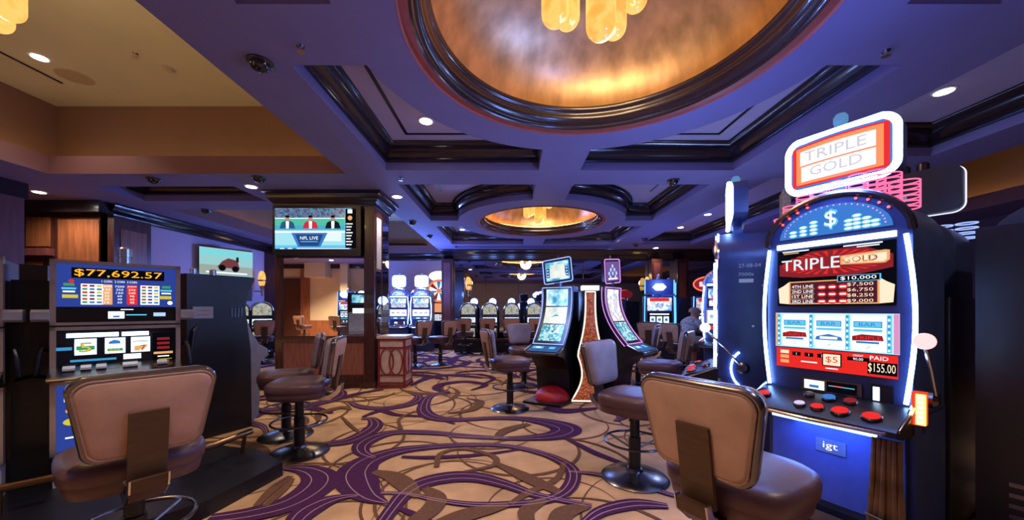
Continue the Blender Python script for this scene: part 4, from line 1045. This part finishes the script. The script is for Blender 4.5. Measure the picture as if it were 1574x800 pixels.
CR = curve_slot('slot_machine', 'curved-screen slot machine showing white blossoms beside the glitter pillar', (1.48, 5.04, 0), face_n(.72, -.70), ((.05, .60, art_flower), (.62, .92, art_tiles)), neon_v, top_b)
# glitter pillar between them
gp = thing('glitter_pillar', 'orange glitter pillar with white lit edges between the curved slot machines', 'pillar', (1.04, 4.72, 0), face_n(-.05, -1))
def flare(z): return .085 + .19 * max(0, (1.45 - z) / 1.45) ** 1.0 - .10 * math.sin(PI * min(1, z / .62)) * (z < .62) + .04 * math.sin(PI * min(1, max(0, (z - .6) / .85)))* -1
zz_ = [1.46 * k / 22 for k in range(23)]
out = [(-flare(z) * .95, z) for z in zz_] + [(flare(z) * .95, z) for z in zz_[::-1]]
MB().prism_y(out, .0, .5, black_m).build('body', gp)
inn = [(-flare(z) * .95 + .028, .03 + z * .96) for z in zz_] + [(flare(z) * .95 - .028, .03 + z * .96) for z in zz_[::-1]]
MB().prism_y(inn, -.006, .0, glit_m).build('glitter_face', gp)
MB().tube([(x, -.006, z) for x, z in [(-flare(z) * .95 + .018, .025 + z * .97) for z in zz_] + [(flare(z) * .95 - .018, .025 + z * .97) for z in zz_[::-1]]], .011, emis('edge_white', (1.0, 0.86, 0.72), 1.3), 6, True).build('lit_edge', gp)
MB().box(-.11, .11, -.03, .1, 1.46, 1.52, scr_w).build('top_light', gp)
for k in range(9):
    r_ = random.Random(k); MB().box(-.008 + r_.uniform(-.05, .05), .008 + r_.uniform(-.05, .05) + .0, -.0085, -.005, .25 + .13 * k, .262 + .13 * k, txt_w).build('sparkle', gp) if False else None

# --- small round-topped machines
def round_slot(t_label, loc, rz, group, proto=[None]):
    if proto[0] is None:
        t = thing('slot_machine', t_label, 'slot machine')
        MB().prism_y(arch_outline(.235, .0, 1.18, .22), 0, .45, black_m).build('cabinet', t)
        a = MB(); a.poly(arch_outline(.195, 1.06, 1.18, .17)[::-1], -.004, art_fruit); a.rect(0, 1.13, .006, .3, -.006, scr_k); a.build('arch_glass', t, smooth=False)
        MB().tube([(.225 * math.cos(PI * i / 18), -.006, 1.18 + .21 * math.sin(PI * i / 18)) for i in range(19)], .014, chrome_m, 6).build('arch_trim', t)
        MB().box(-.23, .23, -.02, 0, .99, 1.045, gunmetal_m).build('divider_bar', t)
        a = MB(); a.rect(0, .90, .40, .14, -.004, scr_w); a.build('reel_glass', t, smooth=False)
        for X in (-.125, 0, .125): MB().rect(X, .90, .085, .10, -.010, art_reel).rect(X, .90, .09, .11, -.008, scr_c).build('reel', t, smooth=False)
        MB().prism_x([(0, .80), (-.14, .76), (-.15, .72), (0, .70)], -.235, .235, gunmetal_m).build('button_deck', t)
        for X in (-.15, -.05, .08): MB().lathe([(.022, 0), (.022, .02), (.012, .025)], scr_cream, 10).build('button', t, (X, -.09, .772))
        a = MB(); a.rect(0, .54, .38, .24, -.004, art_fruit); a.build('belly_glass', t, smooth=False)
        glow_fill(t, (0, -.2, 1.45), P_FILL * .16, (0.2, 0.36, 1.0))  # added fill lamp; this cabinet carries no sign
        proto[0] = t
    else: t = copy_tree(proto[0]); t['label'] = t_label
    t['group'] = group
    t.location = loc; t.rotation_euler = (0, 0, rz)
    return t
G1 = 'round-topped slot machines before the mirrored wall'
ORD = ('first', 'second', 'third', 'fourth')
for n_, X in enumerate((-1.20, -.58, .05, .70)):
    round_slot('round-topped slot machine before the mirrored wall, %s from the sconce' % ORD[n_], (X, 10.45, .0), 0, G1)
base = MB(); base.box(-1.55, 1.05, 10.12, 10.40, 0, .36, stone_m); base.box(-1.55, 1.05, 10.05, 10.2, .33, .39, wood_m)
tag(base.build('machine_bench'), 'dark bench base in front of the round-topped slot machines', 'bench')
round_slot('round-topped slot machine on the lilac wall, farther from the television', (-6.02, 8.85, 0), face_n(.62, -.78), 'round-topped slot machines by the lilac wall')
round_slot('round-topped slot machine on the lilac wall, partly behind the side-on black machine', (-6.20, 8.30, 0), face_n(.62, -.78), 'round-topped slot machines by the lilac wall')
round_slot('round-topped slot machine just behind the edge of the mirrored column', (-3.80, 10.5, 0), face_n(.2, -1), 'round-topped slot machine behind the column')
# --- far bright arched machines (bank left of the posts)
arch_slot('slot_machine', 'white-lit arched slot machine next to the cherry cabinet, nearer the column', (-3.16, 10.3, 0), 0, 'city', 'sign', False, 'white-lit arched slot machines', 2.8, lever=False, tw=.36)
arch_slot('slot_machine', 'white-lit arched slot machine between its twin and the wheel machine', (-2.52, 10.3, 0), 0, 'city', 'sign', False, 'white-lit arched slot machines', 2.8, lever=False, tw=.36)
# wheel machine
wt = thing('slot_machine', 'slot machine with a large orange wheel on top, half behind the post', 'slot machine', (-2.22, 11.35, 0), 0)
MB().box(-.32, .32, 0, .5, 0, 1.42, navy_m).build('cabinet', wt)
a = MB(); a.M = Matrix.Translation((0, .1, 1.78)) @ Matrix.Rotation(PI / 2, 4, 'X'); a.lathe([(.36, 0), (.36, .08), (.31, .10)], emis('wheel_rim', (0.9, 0.22, 0.06), 1.0), 36); wh = a.build('wheel', wt)
for k in range(14):
    a0, a1 = 2 * PI * k / 14, 2 * PI * (k + 1) / 14
    MB().poly([(.06 * math.cos(a0), 1.78 + .06 * math.sin(a0)), (.30 * math.cos(a0), 1.78 + .30 * math.sin(a0)), (.30 * math.cos(a1), 1.78 + .30 * math.sin(a1)), (.06 * math.cos(a1), 1.78 + .06 * math.sin(a1))], -.004, (scr_cream, scr_dr, scr_w, scr_bl)[k % 4]).build('wheel_segment', wh, smooth=False)
a = MB(); a.M = Matrix.Translation((0, .1, 2.24)) @ Matrix.Rotation(PI / 2, 4, 'X') @ Matrix.Scale(.5, 4, (0, 1, 0)); a.lathe([(.32, 0), (.32, .06)], emis('oval_white', (.85, .85, .95), 2.0), 28); a.build('oval_sign', wt)
a = MB(); a.rect(0, 1.25, .5, .28, -.004, emis('wheel_glass', (.85, .32, .16), 1.0)); a.rect(0, .95, .5, .2, -.004, art_reel); a.build('top_glass', wt, smooth=False)
# upright machines right of the curved pair
def upright(label, loc, rz, sign, scr, group=None):
    t = thing('slot_machine', label, 'slot machine', loc, rz, group)
    MB().box(-.31, .31, 0, .5, 0, 1.50, navy_m).build('cabinet', t)
    for s_ in (-1, 1): MB().tube([(s_ * .30, -.012, .55), (s_ * .31, -.012, 1.0), (s_ * .30, -.012, 1.5)], .011, emis('neon_cyan', (.10, .45, .9), 2.2), 6).build('neon_tube', t)
    a = MB(); a.rect(0, 1.32, .50, .28, -.004, scr); a.rect(0, 1.42, .40, .07, -.006, scr_r); a.build('top_glass', t, smooth=False)
    a = MB(); a.rect(0, .98, .50, .32, -.004, scr_k); a.rect(0, 1.10, .4, .03, -.006, txt_w); a.rect(0, .85, .35, .03, -.006, scr_c); a.build('reel_glass', t, smooth=False)
    for X in (-.14, 0, .14): MB().rect(X, .98, .11, .14, -.008, scr_w).rect(X, .98, .06, .06, -.010, scr_bl).build('reel', t, smooth=False)
    MB().prism_x([(0, .78), (-.2, .72), (-.22, .68), (0, .64)], -.31, .31, gunmetal_m).build('button_deck', t)
    for X in (-.18, -.06, .06, .18): MB().lathe([(.025, 0), (.025, .02), (.012, .026)], scr_w, 10).build('button', t, (X, -.1, .752))
    glow_fill(t, (0, -.25, 1.75), P_FILL * .35, (0.13, 0.26, 1.0))
    if sign == 'oval':
        a = MB(); a.M = Matrix.Translation((0, .12, 1.78)) @ Matrix.Rotation(PI / 2, 4, 'X') @ Matrix.Scale(.55, 4, (0, 1, 0)); a.lathe([(.30, 0), (.30, .06)], scr_dr, 30); s_ = a.build('oval_sign', t)
        MB().tube([(.30 * math.cos(2 * PI * i / 30), .055, 1.78 + .165 * math.sin(2 * PI * i / 30)) for i in range(30)], .016, emis('neon_red', (1, .10, .04), 2.5), 6, True).build('neon_ring', s_)
        MB().rect(0, 1.78, .36, .11, .055, emis('oval_face', (.95, .5, .45), 1.4)).build('sign_face', s_, smooth=False)
        MB().box(-.04, .04, .1, .16, 1.5, 1.65, navy_m).build('topper_post', t)
    else:
        a = MB(); a.prism_y(rrect(.62, .34, .03, 4, 0, 1.70), .0, .08, navy_m); s_ = a.build('topper', t)
        for sx in (-1, 1): MB().box(sx * .30 - .01, sx * .30 + .01, -.012, 0, 1.55, 1.85, emis('neon_cyan', (.10, .45, .9), 2.2)).build('neon_tube', s_)
        MB().disc(0, 1.70, .15, -.004, emis('gem_white', (.75, .9, 1.0), 1.6), 6, .09).build('sign_face', s_, smooth=False)
        MB().box(-.04, .04, .02, .07, 1.48, 1.56, navy_m).build('topper_post', t)
    MB().lathe([(.035, 0), (.035, .12), (.02, .14)], mat('candle_glass', (.5, .55, .65), .2, .6), 12, (0, .2, 1.5 if sign == 'oval' else 1.86)).build('candle_lamp', t)
    return t
upright('upright slot machine with blue lit edges and a diamond sign, beyond the curved machines', (3.30, 8.05, 0), face_n(-.25, -.97), 'diamond', art_city)
upright('upright slot machine under a red-ringed oval sign, beside the seated person', (4.47, 8.2, 0), face_n(-.35, -.94), 'oval', art_reel)
cs = upright('upright slot machine with a flowered side strip, behind the seated person', (3.85, 9.1, 0), face_n(-.8, -.6), 'diamond', art_flower)
# two machines at the back of the room, seen in the mirror
for i, X in enumerate((-6.1, -5.45)):
    upright(('upright slot machine reflected in the column mirror, nearer the beige pillar', 'upright slot machine reflected in the column mirror, farther from the beige pillar')[i], (X, -2.3, 0), face_n(.1, 1), 'diamond', art_city)

# ================================================================== PLACE STOOLS
stool(-1.675, 1.625, -.80, .60, 'stool with its tan back turned, drawn up to the chrome-framed slot machine')
stool(.90, 1.43, .84, .54, 'stool with its tan back turned, drawn up to the arched TRIPLE GOLD machine')
stool(.90, 2.63, .72, -.69, 'empty stool on a polished round base, turned away from the glitter pillar')
stool(-1.78, 3.08, -.97, -.22, 'stool beside the black side-on slot machine, its whole round base in the open')
stool(-2.15, 3.50, -.88, -.46, 'stool half hidden behind another stool beside the black side-on slot machine')
stool(.0, 4.44, .95, .30, 'stool drawn up to the curved ocean-game machine, showing its tan back')
stool(.22, 5.75, .25, -.97, 'stool behind the curved ocean-game machine, its cushion facing out')
stool(1.72, 4.18, -.80, .60, 'stool facing the curved blossom-game machine, showing its tan back')
stool(2.02, 5.75, -.75, .4, 'stool behind the curved blossom-game machine')
stool(-2.02, 7.75, -.80, .60, 'stool in front of the white-lit arched machines, next to the cherry cabinet', 'stools at the white-lit machines')
stool(-1.52, 7.95, -.80, .60, 'stool in front of the white-lit arched machines, farther from the cherry cabinet', 'stools at the white-lit machines')
for n_, X in enumerate((-1.20, -.58, .05, .70)): stool(X, 9.75, .03, 1, 'stool with its back turned before the mirrored wall, %s in the row from the sconce' % ORD[n_], 'stools before the mirrored wall')
stool(-5.6, 8.2, -.7, .7, 'stool in front of the round-topped machines by the lilac wall')
stool(2.75, 7.1, .5, .86, 'stool in front of the machine with the diamond sign')
stool(-5.9, -1.3, 0, -1, 'stool in front of the upright machines reflected in the column mirror', 'stools reflected in the column mirror')
stool(-7.6, -2.2, .2, -1, 'stool by the bare beige wall reflected in the column mirror', 'stools reflected in the column mirror')
PS = stool(3.02, 6.35, .93, .36, 'stool under the seated person')

# ================================================================== CHERRY CABINET
cc = thing('cherry_cabinet', 'small cream cabinet with cherry ring fretwork beside the column', 'cabinet', (-1.82, 5.58, 0))
MB().box(-.20, .20, .02, .42, .03, .76, cream_m).build('body', cc)
MB().box(-.225, .225, -.005, .445, .76, .80, cream_m).build('top', cc)
MB().box(-.22, .22, 0, .44, 0, .05, cherry_m).build('plinth', cc)
for (x, y) in ((-.21, .01), (.18, .01), (-.21, .40), (.18, .40)): MB().box(x, x + .03, y, y + .03, .03, .77, cherry_m).build('post', cc)
for z in (.07, .19, .61, .73): MB().box(-.19, .19, .003, .022, z, z + .022, cherry_m).box(.19, .205, .03, .41, z, z + .022, cherry_m).build('rail', cc)
for dx in (-.07, .07):
    MB().tube([(dx + .10 * math.cos(2 * PI * i / 28), .008, .41 + .20 * math.sin(2 * PI * i / 28)) for i in range(28)], .011, cherry_m, 6, True).build('ring', cc)
    MB().tube([(.202, .22 + dx + .10 * math.cos(2 * PI * i / 28), .41 + .20 * math.sin(2 * PI * i / 28)) for i in range(28)], .011, cherry_m, 6, True).build('ring', cc)

# ================================================================== PENDANTS, SCONCES, DOWNLIGHTS
glass_glow = art('alabaster_glow', [(1.0, 0.30, 0.035), (1.0, 0.42, 0.07), (1.0, 0.58, 0.14), (1.0, 0.48, 0.09)], 4, 1.15, 'soft', True)
def pod(a, x, y, zb, r, zt):
    pr = [(r * math.sin(PI / 2 * k / 6) + .0005, zb + r - r * math.cos(PI / 2 * k / 6)) for k in range(7)] + [(r, zt), (r * .6, zt + .02)]
    a.lathe(pr, glass_glow, 20, (x, y, 0))
def chandelier(label, loc, pods, ztop):
    t = thing('pendant_lamp', label, 'pendant lamp', loc)
    MB().lathe([(.16, ztop - .03), (.16, ztop - .002)], bronze_m, 24).build('canopy', t)
    for (x, y, zb, r, L) in pods:
        a = MB(); pod(a, x, y, zb, r, zb + L); p = a.build('glass_shade', t)
        MB().tube([(x, y, zb + L), (x * .5, y * .5, ztop - .02)], .005, bronze_m, 6).build('rod', p)
    lamp('POINT', t, (0, 0, S + .02 if ztop < 4.1 else 3.3), P_PENDANT * 1.3, (1.0, .66, .36), .22)
    return t
PODS = [(-.05, -.05, 2.97, .095, .45), (.07, .06, 3.06, .08, .45), (-.34, .02, 3.11, .09, .4), (-.24, .12, 3.17, .085, .4), (.26, .2, 3.36, .085, .3), (.02, .32, 3.36, .085, .3), (-.1, -.28, 3.45, .085, .3), (.2, -.24, 3.45, .085, .3)]
chandelier('cluster of glowing amber glass tubes hung in the large near dome', (.64, 2.42, 0), PODS, S + .985)
chandelier('cluster of glowing amber glass tubes hung in the far dome', (.64, 7.70, 0), [(x * .8, y, z + .03, r * .95, L) for x, y, z, r, L in PODS], S + .985)
chandelier('cluster of glowing amber glass tubes below the cream ceiling bay', (-3.66, 2.5, 0), [(.22, 0, 3.20, .08, .3), (.14, -.14, 3.30, .08, .3), (.0, .1, 3.2, .08, .4), (-.2, 0, 3.25, .08, .4), (-.35, .1, 3.2, .08, .4)], 4.13)
def downlight(label, x, y, z, power=P_DOWN, r=.07, group=None, spot=110, col=(1.0, .84, .66)):
    t = thing('downlight', label, 'downlight', (x, y, z), 0, group)
    MB().lathe([(r * 1.3, 0), (r * 1.3, -.006), (r * 1.05, -.010)], white_m, 24, (0, 0, 0)).build('trim_ring', t)
    MB().lathe([(r, -.008), (r * .98, -.013), (r * .5, -.016)], lamp_w, 24).build('lens', t)
    lamp('SPOT', t, (0, 0, -.03), power, col, .05, (0, 0, 0), spot)
    return t
downlight('recessed downlight in the wood-panelled alcove', -7.24, 5.6, S, P_DOWN * 1.3, spot=160)
downlight('recessed downlight in the beam beside the column crown, on the dome side', -1.81, 5.83, S)
downlight('recessed downlight above the television side of the column', -3.80, 5.35, S, P_DOWN * .5)
downlight('recessed downlight in the raised panel beside the large near dome', -.95, 4.12, RZ, P_DOWN * 1.4)
downlight('recessed downlight in the raised panel above the back-to-back slot machines', 4.24, 3.56, RZ, P_DOWN * .5)
downlight('recessed downlight in the long right-hand coffer, nearer the dome', 4.45, 8.2, RZ, P_DOWN * .6, group='coffer downlights')
downlight('recessed downlight in the long right-hand coffer, farther from the dome', 4.45, 9.5, RZ, P_DOWN * .6, group='coffer downlights')
downlight('recessed downlight in the cream ceiling bay', -5.45, 4.22, 4.14, P_DOWN * .8, .07)
downlight('recessed downlight in the soffit near the far posts', 4.3, 10.75, S, P_DOWN * .6)
downlight('recessed downlight in the back room, seen in the column mirror', -7.5, -1.5, S, P_DOWN * 8, .08)
downlight('recessed downlight in the back room near the beige pillar', -6.6, -2.2, S, P_DOWN * 6)
for x, y in ((-1.28, 9.75), (2.56, 9.75)):  # extra downlights added to brighten the carpet mid-room
    downlight('added recessed downlight in a raised panel by the far dome, on the %s side' % ('column' if x < 0 else 'seated person'), x, y, RZ, P_DOWN * 1.6, .06, 'added downlights beside the far dome')
for x, y in ((-1.0, .8), (2.3, .8)):
    downlight('recessed downlight in a raised panel by the large dome, on the %s side' % ('cream bay' if x < 0 else 'TRIPLE GOLD machine'), x, y, RZ, P_DOWN * (2.2 if x < 0 else 1.4), .07, 'downlights on the near side of the large dome')
def dome_cam(label, x, y, z=S, s=1.0):
    t = thing('security_camera', label, 'security camera', (x, y, z), 0, 'ceiling security domes')
    MB().lathe([(.085 * s, 0), (.085 * s, -.012), (.075 * s, -.018)], gunmetal_m, 24).build('housing', t)
    n = 8; MB().lathe([(.068 * s * math.cos(PI / 2 * k / n) + .0005, -.016 - .06 * s * math.sin(PI / 2 * k / n)) for k in range(n + 1)], glass_dark_m, 24, capb=False).build('glass_dome', t)
def soff(px, py): 
    Y = F * (S - CH) / (VY - py); return ((px - VX) * Y / F, Y)
dome_cam('black glass security dome on the broad beam left of the large dome', *soff(400, 95))
dome_cam('black glass security dome on the soffit beside the alcove', *soff(237, 275))
dome_cam('black glass security dome on the soffit before the column', *soff(398, 273))
dome_cam('black glass security dome on the soffit past the dark recess', *soff(317, 323))
dome_cam('black glass security dome on the cross beam between the two domes', *soff(1035, 277))
dome_cam('black glass security dome on the long beam behind the column, nearer', *soff(634, 341))
dome_cam('black glass security dome on the long beam behind the column, farther', *soff(660, 362))
dome_cam('black glass security dome on the beam right of the far dome, nearer', *soff(991, 367))
dome_cam('black glass security dome on the beam right of the far dome, farther', *soff(977, 376))
def sprinkler(label, x, y, z, group=None):
    t = thing('sprinkler', label, 'sprinkler', (x, y, z), 0, group)
    MB().lathe([(.026, 0), (.022, -.008)], gunmetal_m, 16).build('escutcheon', t)
    MB().lathe([(.012, -.008), (.010, -.03), (.026, -.035), (.026, -.038)], chrome_m, 14).build('head', t)
sprinkler('small sprinkler on the broad beam beside the security dome', *soff(462, 71), S)
sprinkler('small sprinkler on the soffit above the TRIPLE GOLD machine', *soff(1362, 78), S)
sprinkler('small sprinkler on the beam above the column crown', *soff(616, 274), S)
sprinkler('small sprinkler in the cream ceiling bay', (208 - VX) * 4.16 / F, 2.92 * F / 393, 4.14)
a = MB(); a.lathe([(.06, 0), (.06, -.02), (.04, -.035)], mat('detector_cream', (.5, .45, .33), .6), 20)
o = a.build('smoke_detector', None, (-4.15, 4.42, 4.14)); tag(o, 'cream smoke detector on the cream ceiling bay', 'smoke detector')
t = thing('ceiling_speaker', 'round flush speaker grille in the cream ceiling bay', 'speaker', (-5.47, 4.58, 4.14))
MB().lathe([(.17, 0), (.17, -.006), (.16, -.009)], mat('speaker_cream', (.42, .36, .22), .7, var=.3, scale=120), 32).build('grille', t)
MB().lathe([(.18, 0), (.18, -.004)], cream_ceil_m, 32).build('rim', t)
def sconce(label, loc, rz, group='amber wall sconces'):
    t = thing('wall_sconce', label, 'sconce', loc, rz, group)
    n = 10
    MB().lathe([(.005, -.42), (.016, -.40), (.02, -.30), (.05, -.16), (.085, -.02)], bronze_m, 18).build('cone', t)
    pr = [(.088 * math.cos(PI / 2 * k / n) ** .8 + .0008, .02 + .24 * math.sin(PI / 2 * k / n)) for k in range(n + 1)]
    MB().lathe(pr, glass_glow, 20).build('shade', t)
    MB().lathe([(.055, -.14), (.088, -.012)], glass_glow, 20).build('lower_glass', t)
    MB().lathe([(.094, -.02), (.094, .02)], bronze_m, 20).build('band', t)
    MB().box(-.015, .015, .02, .20, -.30, -.27, bronze_m).build('arm', t)
    lamp('POINT', t, (0, -.05, .1), 5, (1, .6, .2), .1)
sconce('amber flame-shaped sconce on the lilac wall', (-6.62, 9.72, 1.97), face_n(1, 0))
sconce('amber flame-shaped sconce on the mirrored wall beside the post', (-1.27, 11.03, 1.93), 0)
sconce('amber flame-shaped sconce on the mirrored wall behind the diamond-sign machine', (4.15, 11.03, 1.93), 0)

# ================================================================== PERSON on the stool
def person(loc, rz):
    J = {}
    V_, E_, R_ = [], [], []
    def add(n, co, r, par=None):
        J[n] = len(V_); V_.append(co); R_.append(r)
        if par: E_.append((J[par], J[n]))
    # local +y forward, x right; seat at z 0.62
    add('pelvis', (0, 0, .70), (.15, .12)); add('waist', (0, .05, .80), (.145, .115), 'pelvis'); add('chest', (0, .14, .95), (.165, .12), 'waist'); add('collar', (0, .20, 1.04), (.10, .08), 'chest')
    add('neck', (0, .235, 1.075), (.055, .055), 'collar'); add('jaw', (0, .28, 1.11), (.065, .075), 'neck'); add('head', (0, .285, 1.175), (.078, .095), 'jaw'); add('crown', (0, .27, 1.235), (.055, .065), 'head'); add('nose', (0, .385, 1.15), (.010, .010), 'head')
    for s_, n in ((-1, 'l'), (1, 'r')):
        add('sh' + n, (s_ * .185, .19, .99), (.06, .06), 'collar'); add('el' + n, (s_ * .225, .26, .80), (.045, .045), 'sh' + n); add('wr' + n, (s_ * .16, .42, .86), (.03, .028), 'el' + n); add('pa' + n, (s_ * .15, .49, .85), (.034, .018), 'wr' + n)
        for q in range(4): add('f%s%d' % (n, q), (s_ * .15 + (q - 1.5) * .020, .545, .845), (.009, .009), 'pa' + n); add('g%s%d' % (n, q), (s_ * .15 + (q - 1.5) * .021, .57 - abs(q - 1.2) * .006, .825), (.008, .008), 'f%s%d' % (n, q))
        add('t' + n, (s_ * .115, .51, .84), (.010, .010), 'pa' + n); add('u' + n, (s_ * .10, .535, .83), (.008, .008), 't' + n)
        add('hip' + n, (s_ * .09, .06, .70), (.10, .09), 'pelvis'); add('kn' + n, (s_ * .13, .42, .68), (.065, .065), 'hip' + n); add('an' + n, (s_ * .13, .40, .32), (.038, .038), 'kn' + n); add('he' + n, (s_ * .13, .40, .27), (.04, .04), 'an' + n); add('to' + n, (s_ * .14, .54, .255), (.038, .028), 'he' + n)
    me = bpy.data.meshes.new('body'); me.from_pydata(V_, E_, []); me.update()
    ob = bpy.data.objects.new('body_src', me); COL.objects.link(ob)
    sk = ob.modifiers.new('s', 'SKIN'); sub = ob.modifiers.new('u', 'SUBSURF'); sub.levels = 2; sub.render_levels = 2
    sv = me.skin_vertices[0].data
    for i, r in enumerate(R_): sv[i].radius = r; sv[i].use_root = (i == 0)
    dg = bpy.context.evaluated_depsgraph_get(); dg.update()
    m2 = bpy.data.meshes.new_from_object(ob.evaluated_get(dg))
    bpy.data.objects.remove(ob)
    skin = mat('skin', (.52, .27, .20), .5); shirt = mat('blue_checked_shirt', (.48, .58, .72), .8, var=.55, scale=40); shorts = mat('beige_shorts', (.52, .46, .42), .8); shoe = mat('white_shoe', (.6, .6, .6), .6)
    m2.materials.clear()
    for m in (skin, shirt, shorts, shoe): m2.materials.append(m)
    for p in m2.polygons:
        c = p.center; k = 0
        if c.z > 1.065 and abs(c.x) < .12 and c.y > .19: k = 0
        elif c.z > .76 and c.y < .33 and not (c.y > .27 and c.z < .87): k = 1
        elif c.z > .58 and c.y < .38: k = 2
        elif c.z < .31: k = 3
        if k == 2 and c.z > .79: k = 0
        p.material_index = k; p.use_smooth = True
    t = thing('person', 'seated person in a light blue checked shirt and beige shorts on a stool', 'person', loc, rz)
    b = bpy.data.objects.new('body', m2); COL.objects.link(b); b.parent = t
    n = 8
    a = MB(); a.M = Matrix.Translation((0, .265, 1.195)) @ Matrix.Diagonal((.086, .105, .075, 1))
    a.lathe([(math.cos(-.25 + (PI / 2 + .25) * k / n) + .001, math.sin(-.25 + (PI / 2 + .25) * k / n)) for k in range(n + 1)], mat('grey_hair', (.40, .36, .34), .8, var=.3, scale=60), 18); tag(a.build('hair', t, ang=80), 'short grey hair')
    for s_ in (-1, 1):
        MB().lathe([(.009, -.003), (.009, .003)], white_m, 8, (s_ * .032, .372, 1.172)).build('eye', t)
        a = MB(); a.M = Matrix.Translation((s_ * .083, .285, 1.155)) @ Matrix.Diagonal((.012, .02, .032, 1)); a.lathe([(math.cos(-PI / 2 + PI * k / 8) + .001, math.sin(-PI / 2 + PI * k / 8)) for k in range(9)], skin, 10); a.build('ear', t)
    MB().box(-.022, .022, .356, .363, 1.104, 1.11, mat('lips', (.35, .12, .11), .5)).build('mouth', t)
    return t
person((3.02, 6.36, -.02), face_f(.93, .36))
